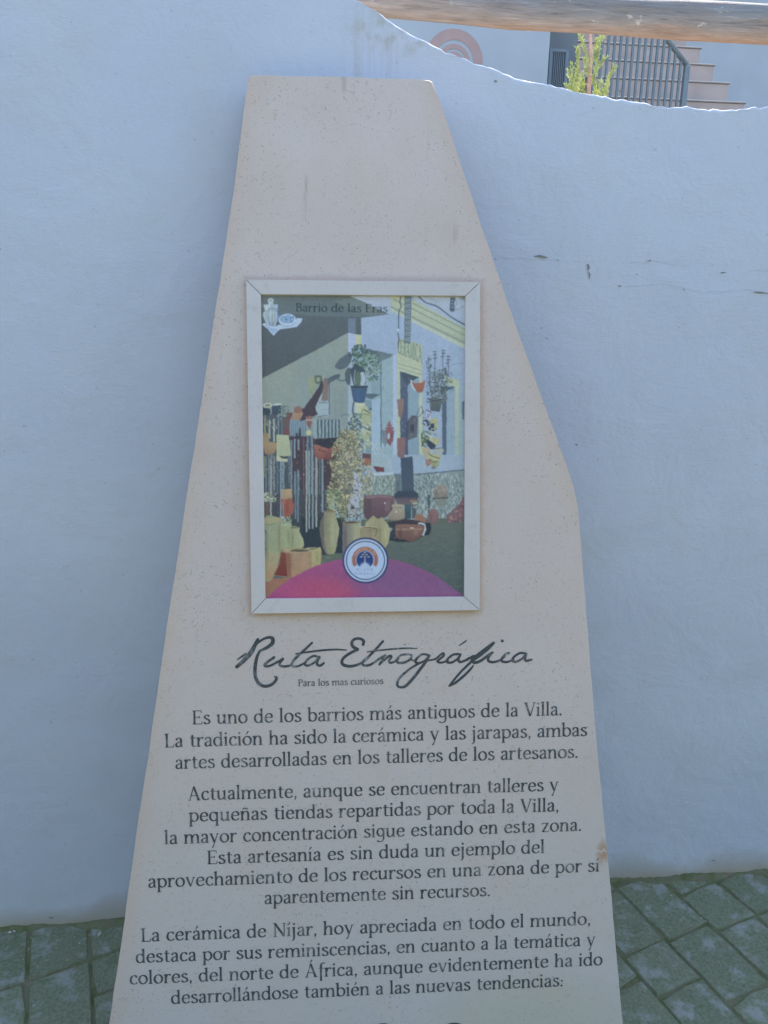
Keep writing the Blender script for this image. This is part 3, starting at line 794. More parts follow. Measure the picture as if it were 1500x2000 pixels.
# picture frame: backing board with four mitred rails and the print
m, nt, b = new_mat('white_frame', 0.55, 0.4)
v = coords(nt)
col = ramp(nt, noise(nt, v, 8, 4), [(0.3, (0.68, 0.57, 0.51)), (0.7, (0.73, 0.61, 0.545))])
col = mix(nt, ramp(nt, noise(nt, v, 240, 3, .7), [(0.62, 0.0), (0.72, .5)]), col, (0.36, 0.33, 0.28))
gg = ramp(nt, noise(nt, v, 40, 4, .6), [(0.55, 0.0), (0.7, .3)])
col = mix(nt, gg, col, (0.48, 0.42, 0.34))
nt.links.new(col, b.inputs['Base Color'])
bump(nt, b, noise(nt, v, 300, 3), 0.0004)
MAT_FRAME = m
MAT_BACK = simple_mat('frame_gap', (0.12, 0.09, 0.07), 0.9, 0.3, 40)
HF = 0.014
# outline of the frame on its front plane (height HF above the slab)
oc = [np.array(uv(x, y, HF)) for x, y in [(480.5, 546), (938, 551), (937, 1192), (491, 1199)]]
ic = [np.array(uv(x, y, HF)) for x, y in [(509, 574.5), (909.5, 577.5), (907, 1166), (518, 1170)]]
cen = sum(oc) / 4
board_in = [cen + (q - cen) * 0.992 for q in oc]
V = [(*q, 0.0003) for q in board_in] + [(*q, 0.0055) for q in board_in]
frame = mesh_obj('picture_frame', V, [(3, 2, 1, 0), (4, 5, 6, 7)][::-1] + [(i, (i + 1) % 4, (i + 1) % 4 + 4, i + 4) for i in range(4)], MAT_BACK, mono)
tag(frame, 'white mitred frame around the printed picture')
for k in range(4):
    k2 = (k + 1) % 4
    g_ = 0.0005
    e = (oc[k2] - oc[k]) / np.linalg.norm(oc[k2] - oc[k])
    a, c, d, e2 = oc[k] + e * g_, oc[k2] - e * g_, ic[k2] - e * g_, ic[k] + e * g_
    bm = bmesh.new()
    lo = [bm.verts.new((*q, 0.0056 if i > 1 else 0.0002)) for i, q in enumerate((a, c, d, e2))]
    hi = [bm.verts.new((*q, HF - (0.0012 if i > 1 else 0))) for i, q in enumerate((a, c, d, e2))]
    bm.faces.new(hi); bm.faces.new(lo[::-1])
    for i in range(4): bm.faces.new((lo[i], lo[(i + 1) % 4], hi[(i + 1) % 4], hi[i]))
    bmesh.ops.recalc_face_normals(bm, faces=bm.faces)
    bmesh.ops.bevel(bm, geom=[ed for ed in bm.edges if all(vv_ in hi for vv_ in ed.verts)], offset=0.0009, segments=2, profile=.6, affect='EDGES')
    bm_obj('frame_rail', bm, MAT_FRAME, frame)
# ---- the printed picture: painted polygon by polygon into a grid of coloured points (flat print)
LW = np.array([0.60, 0.77, 0.95])        # what a perfect white shows on this face under the place's light
PX0, PY0, PX1, PY1 = 500, 566, 918, 1178
SSR = 3
RW, RH = (PX1 - PX0) * SSR, (PY1 - PY0) * SSR
IMG = np.zeros((RH, RW, 3), np.float32)
def hexc(h):
    c = np.array([int(h[i:i + 2], 16) for i in (1, 3, 5)]) / 255.0
    return np.where(c <= 0.04045, c / 12.92, ((c + 0.055) / 1.055) ** 2.4)
def fill(pts, c, c2=None, alpha=1.0, grad='v'):
    P = np.array(pts, float)
    X = (P[:, 0] - PX0) * SSR; Y = (P[:, 1] - PY0) * SSR
    x0, x1 = int(max(0, math.floor(X.min()))), int(min(RW, math.ceil(X.max()) + 1))
    y0, y1 = int(max(0, math.floor(Y.min()))), int(min(RH, math.ceil(Y.max()) + 1))
    if x1 <= x0 or y1 <= y0: return
    yy = np.arange(y0, y1) + 0.5; xx = np.arange(x0, x1) + 0.5
    ins = np.zeros((y1 - y0, x1 - x0), bool)
    for i in range(len(P)):
        xa, ya, xb, yb = X[i], Y[i], X[(i + 1) % len(P)], Y[(i + 1) % len(P)]
        if ya == yb: continue
        rows = (yy >= min(ya, yb)) & (yy < max(ya, yb))
        if not rows.any(): continue
        xc = xa + (yy[rows] - ya) * (xb - xa) / (yb - ya)
        ins[rows] ^= xx[None, :] < xc[:, None]
    c = hexc(c) if isinstance(c, str) else np.array(c)
    sub = IMG[y0:y1, x0:x1]
    if c2 is None: tgt = np.broadcast_to(c, sub.shape)
    else:
        c2 = hexc(c2)
        if grad == 'v': t = ((yy - Y.min()) / max(1, Y.max() - Y.min()))[:, None, None]
        else: t = ((xx - X.min()) / max(1, X.max() - X.min()))[None, :, None]
        tgt = np.broadcast_to(c * (1 - t) + c2 * t, sub.shape)
    sub[ins] = sub[ins] * (1 - alpha) + tgt[ins] * alpha
def CR(ox, oy, s):
    return lambda pts: [(ox + x / s, oy + y / s) for x, y in pts]
W1, W2 = CR(470, 530, 3.125), CR(470, 860, 3.125)
Q1, Q2, Q3, Q4, Q5, Q6 = CR(500, 560, 6.818), CR(700, 560, 6.818), CR(500, 760, 6.818), CR(700, 760, 6.818), CR(500, 950, 6.818), CR(700, 950, 6.818)
Q7, QJ = CR(640, 1030, 10), CR(510, 575, 7.5)
def line(m_, pts, w, c, alpha=1.0, smooth=True):
    P = np.array(m_(pts), float)
    if smooth and len(P) > 2: P = np.array(cr_spline(P, 6))
    T = np.gradient(P, axis=0); T /= np.maximum(np.linalg.norm(T, axis=1, keepdims=True), 1e-9)
    Nm = np.stack([-T[:, 1], T[:, 0]], 1) * w / 2
    for i in range(len(P) - 1):
        fill([P[i] + Nm[i], P[i + 1] + Nm[i + 1], P[i + 1] - Nm[i + 1], P[i] - Nm[i]], c, alpha=alpha)
def F(m_, pts, c, c2=None, alpha=1.0, grad='v'): fill(m_(pts), c, c2, alpha, grad)
def FS(m_, pts, c, c2=None, alpha=1.0, grad='v'):
    P = [np.array(p_, float) for p_ in pts]; n_ = len(P); out = []
    for i in range(n_):
        a_, b_, c_, d_ = P[i - 1], P[i], P[(i + 1) % n_], P[(i + 2) % n_]
        for t in (0, .25, .5, .75):
            out.append(0.5 * (2 * b_ + (c_ - a_) * t + (2 * a_ - 5 * b_ + 4 * c_ - d_) * t * t + (3 * b_ - a_ - 3 * c_ + d_) * t ** 3))
    fill(m_(out), c, c2, alpha, grad)
def EL(m_, cx, cy, rx, ry, c, c2=None, alpha=1.0, n=28, rot=0):
    a = [(math.cos(t), math.sin(t)) for t in np.linspace(0, 2 * math.pi, n)[:-1]]
    fill(m_([(cx + rx * x * math.cos(rot) - ry * y * math.sin(rot), cy + rx * x * math.sin(rot) + ry * y * math.cos(rot)) for x, y in a]), c, c2, alpha)
PR = random.Random(5)
def leaves(m_, x0, y0, x1, y1, n, L, w, cols, shape=None, ang=None, alpha=.9):
    for _ in range(n):
        x, y = PR.uniform(x0, x1), PR.uniform(y0, y1)
        if shape and not shape(x, y): continue
        a = PR.uniform(0, math.pi) if ang is None else PR.gauss(ang, .35)
        EL(m_, x, y, L * PR.uniform(.5, 1.2), w * PR.uniform(.6, 1.2), PR.choice(cols), alpha=alpha, n=8, rot=a)
def ptext(m_, text, x0, x1, y, sy, c, y1=None, alpha=1.0, bold=1.0):
    sh, wd = layout(text)
    k = (x1 - x0) / wd
    for kind, *arr in sh:
        if kind == 'poly': pp = arr[0]
        else: pp = np.vstack([arr[0], arr[1][::-1]])
        fill(m_([(x0 + p_[0] * k, y + ((y1 - y) * p_[0] / wd if y1 is not None else 0) - p_[1] * sy) for p_ in pp]), c, alpha=alpha)

fill([(PX0, PY0), (PX1, PY0), (PX1, PY1), (PX0, PY1)], '#92ACC9', '#8FAABF')
# sky and right-hand house
F(W1, [(655, 150), (930, 150), (930, 265), (735, 285)], '#A3B4CB', '#98AFCC')
F(W1, [(735, 270), (930, 262), (1000, 300), (1370, 470), (1370, 1100), (735, 1100)], '#93ADCB', '#90AAC6')
F(W1, [(1060, 150), (1370, 150), (1370, 350), (1060, 190)], '#A2B6CC', '#94ADC9')
F(W1, [(918, 152), (1000, 152), (1130, 215), (1370, 345), (1370, 470), (1230, 390), (918, 235)], '#AAB89C', '#9EAE9B')
F(W1, [(918, 210), (1370, 430), (1370, 445), (918, 222)], '#8A9C8C')
F(W1, [(918, 228), (1370, 452), (1370, 474), (918, 244)], '#A9BBAE')
F(W1, [(930, 165), (1370, 388), (1370, 396), (930, 172)], '#84968A')
F(W1, [(1050, 190), (1370, 350), (1370, 358), (1050, 198)], '#86978C')
line(W1, [(1085, 150), (1130, 190), (1200, 215), (1290, 282), (1372, 328)], 2.6, '#4F6274')
line(W1, [(1110, 150), (1160, 165), (1200, 190)], .7, '#7B8C9C')
line(W1, [(1240, 590), (1290, 570), (1372, 556)], .8, '#6E879F')
F(W1, [(1280, 158), (1312, 158), (1304, 200), (1308, 240), (1290, 250), (1274, 238)], '#56697C')
for yy_ in (175, 195, 215): F(W1, [(1284, yy_), (1300, yy_), (1300, yy_ + 6), (1284, yy_ + 6)], '#7D92A6')
line(W1, [(1312, 170), (1318, 200), (1300, 225), (1330, 232), (1370, 205)], .9, '#677c90')
F(W1, [(1330, 150), (1372, 150), (1372, 180), (1345, 170)], '#8A93A0')
# dark eave and left wall
F(W1, [(120, 148), (660, 148), (760, 190), (905, 262), (735, 284), (737, 388), (650, 378), (130, 662), (118, 400)], '#5D6C72', '#525C63')
F(W1, [(120, 148), (660, 148), (760, 190), (905, 262), (735, 278), (560, 276), (330, 262), (120, 300)], '#65757A', '#62747A')
F(W1, [(690, 160), (760, 190), (905, 262), (780, 268), (560, 180)], '#6C7F80')
F(W1, [(655, 285), (702, 285), (702, 382), (655, 376)], '#6B8096')
F(W1, [(118, 662), (655, 378), (655, 1120), (118, 1120)], '#8A9B93', '#7F959C')
F(W1, [(118, 662), (300, 568), (300, 900), (118, 900)], '#8E9C8D', '#8B9A92', .5)
F(W1, [(300, 568), (360, 536), (360, 900), (300, 900)], '#909A94', None, .4)
F(W1, [(655, 374), (705, 384), (702, 470), (655, 560)], '#A4B7D8', '#9DB4D0')
F(W1, [(655, 540), (700, 470), (700, 1120), (655, 1120)], '#90AABF', '#9FB4C4')
F(W1, [(703, 386), (737, 388), (735, 455), (703, 470)], '#B3BE98')
line(W1, [(655, 376), (655, 900)], .8, '#76889A', .8)
# window recess
F(W1, [(745, 500), (860, 520), (932, 512), (932, 1120), (745, 1120)], '#8BA9B4', '#8AAABC')
F(W1, [(745, 470), (800, 478), (935, 508), (905, 528), (858, 548), (800, 520)], '#5F747F', '#6C818C')
F(W1, [(790, 640), (855, 650), (855, 745), (800, 755)], '#7F9DAD')
F(W1, [(760, 745), (855, 750), (800, 782), (765, 770)], '#56707E')
F(W1, [(800, 790), (853, 770), (853, 1120), (800, 1120)], '#93B3CC', '#97B6CE')
F(W1, [(760, 780), (800, 790), (800, 1120), (765, 1120)], '#7593A2')
line(W1, [(856, 540), (857, 1100)], 1.5, '#3D5062')
line(W1, [(870, 700), (870, 720)], 1.0, '#5a7080')
F(W1, [(930, 512), (952, 514), (952, 1120), (930, 1120)], '#A2B9D8')
# door with yellow surround
F(W1, [(955, 445), (1106, 480), (1106, 640), (1112, 1120), (950, 1120), (955, 600)], '#AEBC9F', '#A9BBA4')
F(W1, [(958, 560), (1104, 600), (1104, 606), (958, 566)], '#8FA18C'); F(W1, [(958, 585), (1104, 628), (1104, 633), (958, 590)], '#8FA18C')
F(W1, [(973, 610), (1088, 645), (1088, 1120), (975, 1120)], '#566680', '#4B5C78')
F(W1, [(1020, 668), (1090, 650), (1086, 1120), (1022, 1120)], '#7FA0B2', '#7D9CB2')
F(W1, [(975, 612), (1090, 647), (1045, 668), (1018, 700), (985, 650)], '#495968')
# sign letters on a slanted board
def quad(p00, p10, p11, p01):
    def fn(pts):
        o = []
        for x, y in pts:
            a = np.array(p00) * (1 - x) * (1 - y) + np.array(p10) * x * (1 - y) + np.array(p11) * x * y + np.array(p01) * (1 - x) * y
            o.append((700 + a[0] / 6.818, 560 + a[1] / 6.818))
        return o
    return fn
F(Q2, [(515, 690), (560, 690), (845, 770), (848, 1010), (520, 890)], '#A8B79C', '#A3B49C')
qm = quad((515, 880), (850, 1020), (838, 775), (522, 690))
sh, wd = layout('CERAMICA', 0)
for kind, *arr in sh:
    pp = arr[0] if kind == 'poly' else np.vstack([arr[0], arr[1][::-1]])
    fill(qm([(p_[0] / wd, p_[1] / 14.6) for p_ in pp]), '#5D7C70')
# lettered pole
F(W1, [(1000, 152), (1043, 152), (1036, 442), (999, 438)], '#5F7584')
for i, yy_ in enumerate(range(165, 430, 34)):
    F(W1, [(1006, yy_), (1034, yy_), (1033, yy_ + 24), (1006, yy_ + 24)], '#8AA0A8', None, .8)
    line(W1, [(1010, yy_ + 3), (1028, yy_ + 12), (1010, yy_ + 21)], 1.0, '#4F6474')
line(W1, [(978, 152), (972, 190), (980, 215), (966, 250), (964, 350)], 2.4, '#55687A')
line(W1, [(958, 372), (966, 410), (962, 470)], 2.2, '#55687A')
EL(W1, 960, 358, 6, 8, '#B5C6D6')
# right opening
F(W1, [(1225, 715), (1310, 700), (1312, 1120), (1232, 1120)], '#85A2B9', '#88A6BC')
F(W1, [(1228, 720), (1256, 745), (1256, 1120), (1232, 1120)], '#56677E')
F(W1, [(1215, 700), (1312, 705), (1250, 738), (1225, 745)], '#4F6575')
F(W1, [(1245, 640), (1330, 660), (1340, 700), (1330, 1120), (1308, 1120), (1308, 705), (1250, 690)], '#AABB9F', '#9DB3A8')
F(W1, [(1330, 700), (1372, 700), (1372, 1120), (1330, 1120)], '#92AEC4', '#90ADBC')
F(W1, [(1350, 800), (1366, 780), (1366, 910), (1352, 900)], '#5D7480')
# stone base of the house
F(W2, [(745, 215), (975, 203), (975, 480), (745, 480)], '#7E9494', '#7C918F')
F(W2, [(1055, 205), (1372, 178), (1372, 520), (1060, 520)], '#7C9499', '#778D92')
leaves(W2, 750, 215, 975, 400, 420, 11, 3.2, ['#9FB2AE', '#6B8084', '#8FA3A0', '#5E7478', '#A9B9B2'], None, math.pi / 2)
leaves(W2, 1060, 205, 1370, 480, 700, 12, 3.4, ['#9DB3B6', '#647C84', '#8CA4A6', '#566E78', '#A8BBBC'], lambda x, y: y > 205 - (x - 1060) * .08, math.pi / 2)
line(W2, [(1060, 208), (1200, 196), (1372, 178)], 2.0, '#51687A'); line(W2, [(800, 216), (970, 206)], 1.4, '#5d7888')
F(W2, [(975, 105), (1050, 98), (1060, 320), (985, 330)], '#43566F', '#4A5C70')
F(W2, [(940, 210), (985, 205), (985, 330), (945, 320)], '#4F6474', None, .7)
# dry ground of the lane
F(W2, [(118, 640), (735, 560), (735, 482), (1100, 482), (1372, 470), (1372, 1000), (118, 1000)], '#5E6B62', '#56636A')
F(W2, [(890, 620), (1000, 600), (1165, 515), (1372, 490), (1372, 960), (1100, 960)], '#5F6F6B', '#4C5C63')
F(W2, [(118, 850), (300, 838), (330, 1000), (118, 1000)], '#9A6D5B', '#8F7062')
leaves(W2, 900, 540, 1370, 900, 420, 20, 1.6, ['#54645F', '#6C7C6E', '#4E5E60', '#62746A'], lambda x, y: y > 620 - (x - 890) * .3, 0.12, .7)
leaves(W2, 490, 690, 640, 760, 60, 16, 1.5, ['#5E744E', '#788C66', '#54664E'], None, .1, .8)
# dark garden behind the fence
F(Q3, [(85, 300), (440, 380), (450, 620), (1110, 640), (1110, 1400), (85, 1400)], '#525F6A', '#4B5864')
F(Q3, [(450, 620), (1050, 640), (1080, 1400), (450, 1400)], '#51454F', '#4A4550')
F(W2, [(140, 300), (560, 300), (560, 700), (140, 700)], '#4C525C', '#37444E')
F(W2, [(370, 470), (640, 470), (640, 690), (370, 690)], '#35434D', '#303E4B')
F(Q3, [(355, 380), (450, 400), (445, 620), (370, 610)], '#6B5B5C')
EL(Q3, 410, 570, 42, 38, '#7F5050')
PRr = PR
# slat fence top band
F(Q3, [(450, 415), (660, 390), (665, 625), (450, 630)], '#7C98AB', '#7792A4')
for i in range(8): F(Q3, [(470 + 26 * i, 405), (478 + 26 * i, 405), (480 + 26 * i, 625), (472 + 26 * i, 625)], '#5C7688')
F(Q3, [(530, 590), (545, 575), (560, 640), (575, 520), (598, 520), (600, 650), (530, 660)], '#3F4652')
F(Q3, [(765, 400), (1110, 420), (1115, 640), (765, 660)], '#8FA7AA', '#86A0A8')
for i in range(7): F(Q3, [(812 + 47 * i, 405), (836 + 47 * i, 405), (838 + 47 * i, 650), (814 + 47 * i, 650)], '#466170', '#4B6472')
# vertical slats running down
for x, w_, c_, ya, yb in [(120, 20, '#8C9A72', 350, 600), (180, 22, '#9AA79A', 420, 660), (240, 22, '#A3B4AE', 400, 700), (300, 10, '#7B93A8', 340, 620), (345, 10, '#6F879C', 340, 620),
                     (118, 26, '#7E8B5E', 890, 1180), (172, 14, '#8094A2', 880, 1400), (208, 16, '#8A9AA4', 880, 1400), (240, 12, '#6F8294', 880, 1400), (285, 16, '#5E7890', 960, 1400), (345, 26, '#5D7F92', 960, 1400), (440, 14, '#6B7F90', 640, 1250),
                     (470, 22, '#6F8A9C', 680, 1364), (515, 20, '#7D98A8', 660, 920), (563, 18, '#7D98A8', 670, 800), (515, 22, '#64859A', 1090, 1400), (565, 18, '#6D8A9E', 1090, 1400), (635, 10, '#7A5F6E', 620, 1400), (688, 26, '#5F8094', 620, 1400), (745, 22, '#7394A2', 620, 1400), (720, 12, '#5A6F80', 640, 1400),
                     (790, 8, '#7F7F8C', 900, 1400), (820, 10, '#6B8290', 930, 1400), (850, 14, '#5C7E88', 940, 1400), (885, 12, '#6A8490', 930, 1400)]:
    F(Q3, [(x - w_ / 2, ya), (x + w_ / 2, ya), (x + w_ / 2, yb), (x - w_ / 2, yb)], c_)
for x, w_, ya, yb in [(155, 9, 100, 470), (185, 9, 110, 480), (205, 7, 100, 300), (245, 9, 100, 490), (262, 9, 90, 480), (350, 10, 180, 500), (402, 9, 60, 560), (418, 7, 60, 540), (440, 9, 60, 540), (462, 10, 60, 530), (500, 10, 60, 440), (335, 7, 200, 480)]:
    F(W2, [(x - w_ / 2, ya), (x + w_ / 2, ya), (x + w_ / 2, yb), (x - w_ / 2, yb)], PR.choice(['#7E95A5', '#8C9AA0', '#6A8394', '#96A3A2']))
leaves(Q3, 460, 640, 1050, 1360, 90, 14, 7, ['#8C7F88', '#A8A9AA', '#3A414C', '#6E3E45', '#7B4A50', '#2F3944'], None, None, .6)
leaves(Q3, 95, 880, 450, 1360, 120, 16, 6, ['#6B8464', '#46556A', '#3B4856', '#93A294', '#5A4650'], None, 1.5, .7)
# planters top left
EL(Q3, 155, 215, 62, 34, '#B4C0B4'); EL(Q3, 155, 218, 40, 18, '#7C8A70')
F(Q3, [(85, 215), (100, 250), (190, 260), (200, 350), (95, 350)], '#3E4F5E'); EL(Q3, 280, 215, 62, 24, '#BAC6C4', rot=-.25)
F(Q3, [(210, 225), (340, 210), (330, 340), (215, 345)], '#45586A', '#3F5161')
leaves(Q3, 300, 210, 450, 370, 70, 14, 7, ['#4A6472', '#3F5260', '#6B8A66', '#7C9A86', '#55707E'])
leaves(Q3, 90, 330, 330, 600, 60, 20, 6, ['#3F5362', '#93A49A', '#56695C', '#A5B4B0'], None, 1.57, .7)
# cow-horn jug, poster, bent shadow
F(W1, [(413, 655), (450, 640), (458, 700), (440, 760), (418, 745)], '#93A07C', '#87967A')
F(W1, [(450, 637), (495, 635), (497, 680), (470, 690), (455, 682)], '#5E7060'); F(W1, [(462, 650), (480, 648), (484, 672), (466, 674)], '#8AA08E')
F(W1, [(505, 650), (541, 648), (541, 880), (520, 890), (452, 882), (455, 850), (492, 745)], '#9CB3BE', '#93ADB8')
F(W1, [(507, 652), (537, 650), (535, 792), (492, 792)], '#7C6F68', '#857972')
line(W1, [(540, 650), (540, 878)], 1.6, '#4E6573'); line(W1, [(475, 846), (540, 846)], .8, '#7E97A4'); line(W1, [(470, 884), (530, 880)], 1.6, '#4E6675')
for k in range(6): F(W1, [(478 + 9 * k, 797), (484 + 9 * k, 797), (484 + 9 * k, 806), (478 + 9 * k, 806)], '#63798A')
F(W1, [(497, 655), (505, 690), (500, 730), (455, 830), (470, 872), (440, 890), (385, 885), (372, 872), (395, 820), (440, 760), (480, 700)], '#4A4955', '#4E4650')
F(W1, [(380, 830), (350, 880), (365, 915), (440, 895)], '#504552')
EL(W1, 350, 850, 26, 26, '#8C6A60'); F(W1, [(295, 870), (380, 862), (365, 905), (300, 905)], '#A58870', '#9A7C68'); F(W1, [(280, 860), (320, 865), (300, 910), (280, 900)], '#6C565A')
F(W1, [(398, 885), (440, 885), (430, 945), (425, 965), (405, 940)], '#8E6A68', '#7A5B5E'); F(W1, [(395, 902), (442, 902), (440, 912), (398, 912)], '#A9938C')
EL(W1, 415, 985, 16, 16, '#B5BC86')
# shadows of the hanging plant
FS(W1, [(574, 583), (595, 545), (640, 510), (668, 492), (676, 540), (655, 580), (610, 600)], '#5B6B77')
FS(W1, [(536, 655), (575, 632), (606, 628), (600, 652), (570, 665), (545, 682), (530, 690)], '#566672')
line(W1, [(590, 655), (615, 668), (650, 660)], 2.2, '#566672'); FS(W1, [(636, 620), (662, 585), (672, 600), (668, 690), (645, 680)], '#54666F')
# hanging plant, jar and pot
leaves(W1, 672, 450, 770, 600, 170, 13, 6, ['#3E565F', '#4C6A66', '#5C7F6C', '#6C8F7A', '#354A56'], lambda x, y: ((x - 735) / 65) ** 2 + ((y - 520) / 78) ** 2 < 1)
leaves(W1, 740, 480, 860, 670, 240, 11, 5, ['#41595F', '#587C70', '#6F9480', '#86A39A', '#4C6A6C'], lambda x, y: ((x - 800) / 60) ** 2 + ((y - 575) / 95) ** 2 < 1)
F(W1, [(668, 600), (700, 560), (760, 600), (765, 690), (690, 700)], '#415460', '#4C6070')
EL(W1, 742, 655, 20, 42, '#9FB6C8'); EL(W1, 718, 655, 18, 44, '#5C7463'); line(W1, [(700, 600), (694, 650), (700, 695)], 1.2, '#93A9B6'); line(W1, [(760, 600), (768, 650), (762, 695)], 1.2, '#93A9B6')
F(W1, [(669, 698), (777, 698), (755, 802), (690, 800)], '#4A6078', '#44628A'); F(W1, [(669, 698), (777, 698), (775, 712), (672, 712)], '#3D4F5C')
F(W1, [(700, 715), (735, 715), (730, 790), (705, 790)], '#3F6793', None, .7)
F(W1, [(700, 802), (757, 802), (757, 850), (740, 880), (700, 870)], '#B6C1A0', '#A9B99B')
# pot rack left: iron stems and glazed pots
line(W1, [(690, 800), (684, 860), (695, 900), (670, 950), (680, 1010), (676, 1090)], 3.0, '#4A5F74'); line(W1, [(612, 890), (630, 875), (660, 880), (672, 900)], 1.4, '#54697B'); line(W1, [(660, 940), (645, 960), (668, 985)], 1.4, '#54697B')
leaves(W1, 660, 860, 745, 1094, 190, 12, 6, ['#7F9A86', '#5C7672', '#4B6170', '#A6B9A6', '#8FA999', '#3F5363'])
leaves(W1, 742, 830, 796, 1080, 60, 13, 8, ['#B3BC92', '#8FA188', '#B9C2A6', '#56696A', '#A5B38C'])
F(W1, [(745, 835), (795, 858), (792, 915), (750, 925), (738, 880)], '#A9B288', '#9CAA86'); line(W1, [(748, 842), (795, 868)], 2.0, '#4E6068'); line(W1, [(745, 870), (792, 880)], 1.2, '#586a6c')
F(W1, [(740, 960), (795, 975), (790, 1010), (760, 1040), (740, 1020)], '#B0BC9C', '#8FA583'); line(W1, [(745, 945), (796, 972)], 1.6, '#46586A')
for x_, y_ in [(772, 985), (780, 990), (770, 997), (786, 1000)]: EL(W1, x_, y_, 3.5, 3.5, '#6A4A44')
# red lantern, tall tiles, cow mask, wall lamp
for y_, r_ in [(925, 8), (940, 16), (958, 26), (975, 30)]: EL(W1, 908, y_, r_, 9, '#8E6068')
F(W1, [(885, 978), (935, 978), (932, 1030), (912, 1070), (895, 1045)], '#93606A', '#7E5560'); EL(W1, 903, 1005, 8, 20, '#A9B2C4'); EL(W1, 923, 1000, 6, 16, '#64566A')
F(W1, [(860, 960), (886, 985), (895, 1050), (880, 1075), (862, 1030)], '#6E8694')
F(W1, [(955, 782), (998, 778), (996, 830), (982, 895), (975, 905), (962, 880)], '#8A7370', '#86706F')
F(W1, [(955, 1018), (1004, 1014), (1004, 1110), (996, 1140), (962, 1135), (955, 1110)], '#8C6A6C', '#82686E')
FS(W1, [(1042, 672), (1060, 682), (1100, 680), (1124, 664), (1118, 715), (1103, 740), (1070, 730), (1058, 705)], '#A3674F', '#97604F')
line(W1, [(1040, 660), (1048, 700), (1066, 728)], 2.4, '#B5C4D2')
F(W1, [(1022, 905), (1045, 878), (1075, 880), (1082, 905), (1078, 1010), (1022, 1030)], '#5C5C6C', '#626A78'); F(W1, [(1036, 935), (1060, 935), (1060, 985), (1036, 990)], '#464A5E'); F(W1, [(1010, 920), (1028, 915), (1022, 1030), (1008, 1010)], '#46566A')
line(W1, [(1070, 890), (1085, 850), (1100, 822), (1108, 830), (1110, 860), (1095, 880), (1065, 895)], 1.2, '#4C5C6E')
# tall potted plant
for x_, ya, yb in [(1148, 520, 790), (1158, 560, 800), (1186, 500, 790), (1232, 495, 780), (1266, 525, 760)]: line(W1, [(x_, ya), (x_ + PR.uniform(-4, 4), (ya + yb) / 2), (1190 + (x_ - 1190) * .35, yb)], 1.3, '#4B6070')
leaves(W1, 1135, 520, 1168, 800, 80, 8, 3, ['#4A6274', '#5C7484', '#3E5464'])
leaves(W1, 1170, 590, 1260, 800, 260, 9, 3, ['#46525C', '#57655E', '#6C7C70', '#3C4854', '#7C8C84'])
leaves(W1, 1165, 620, 1295, 740, 90, 11, 2.5, ['#4B5A62', '#5F6F70'], None, .3)
for x_, y_ in [(1186, 490), (1187, 508), (1187, 530), (1237, 482), (1236, 500), (1230, 520), (1268, 518), (1268, 540), (1262, 560)]: EL(W1, x_, y_, 12, 4, '#5A6072'); EL(W1, x_, y_ + 12, 8, 3, '#74869A')
F(W1, [(1150, 778), (1230, 776), (1218, 858), (1158, 850)], '#62706E', '#4E5F6B'); line(W1, [(1150, 782), (1190, 790), (1230, 780)], 1.8, '#42505C')
# pot rack right (hanging glazed pots)
for (P_, c_) in [([(1125, 842), (1168, 855), (1160, 905), (1120, 895)], '#A9B6D0'), ([(1115, 905), (1150, 900), (1140, 945), (1112, 935)], '#44597A'), ([(1150, 905), (1200, 895), (1204, 950), (1180, 985), (1155, 950)], '#A8AE7C'),
                 ([(1135, 930), (1180, 925), (1185, 975), (1150, 975)], '#3C4F6C'), ([(1108, 965), (1165, 985), (1150, 1040), (1100, 1010)], '#6F8C84'), ([(1100, 1000), (1140, 1020), (1130, 1080), (1105, 1060)], '#55705C'), ([(1150, 1010), (1215, 1020), (1210, 1060), (1160, 1060)], '#A7AE7A')]:
    F(W1, P_, c_)
line(W1, [(1105, 975), (1160, 1010)], 2.0, '#B6C6CC'); line(W1, [(1102, 990), (1150, 1022)], 1.4, '#3B4D5C'); line(W1, [(1130, 845), (1168, 862)], 2.0, '#3D4C6A')
leaves(W1, 1112, 850, 1160, 930, 30, 7, 4, ['#3F5580', '#B9C6DA', '#4E648A'])
leaves(W1, 1100, 930, 1200, 1080, 60, 8, 4, ['#33465C', '#8FA69C', '#A9B88F', '#56705E', '#B7C2B6'])
for (P_, c_) in [([(905, 700), (940, 680), (1030, 750), (1000, 800), (950, 790)], '#3C4A60'), ([(850, 780), (950, 800), (960, 830), (900, 920), (860, 860)], '#A8A584'), ([(1000, 800), (1125, 790), (1120, 850), (1010, 870)], '#9AAAA4'),
                 ([(930, 860), (1090, 880), (1080, 960), (1000, 990), (910, 930)], '#A7AB82'), ([(900, 930), (970, 960), (960, 1010), (905, 1030)], '#9A7C74'), ([(980, 960), (1080, 950), (1060, 1030), (1000, 1060), (975, 1010)], '#929B72')]:
    FS(Q4, P_, c_)
line(Q4, [(920, 850), (1000, 900), (1090, 920)], 1.5, '#4C5A50'); line(Q4, [(940, 930), (1000, 970), (1050, 960)], 1.5, '#4E5848'); line(Q4, [(1000, 800), (1060, 790), (1120, 780)], 1.4, '#44546A')
EL(Q4, 1000, 1045, 30, 18, '#6C7884')
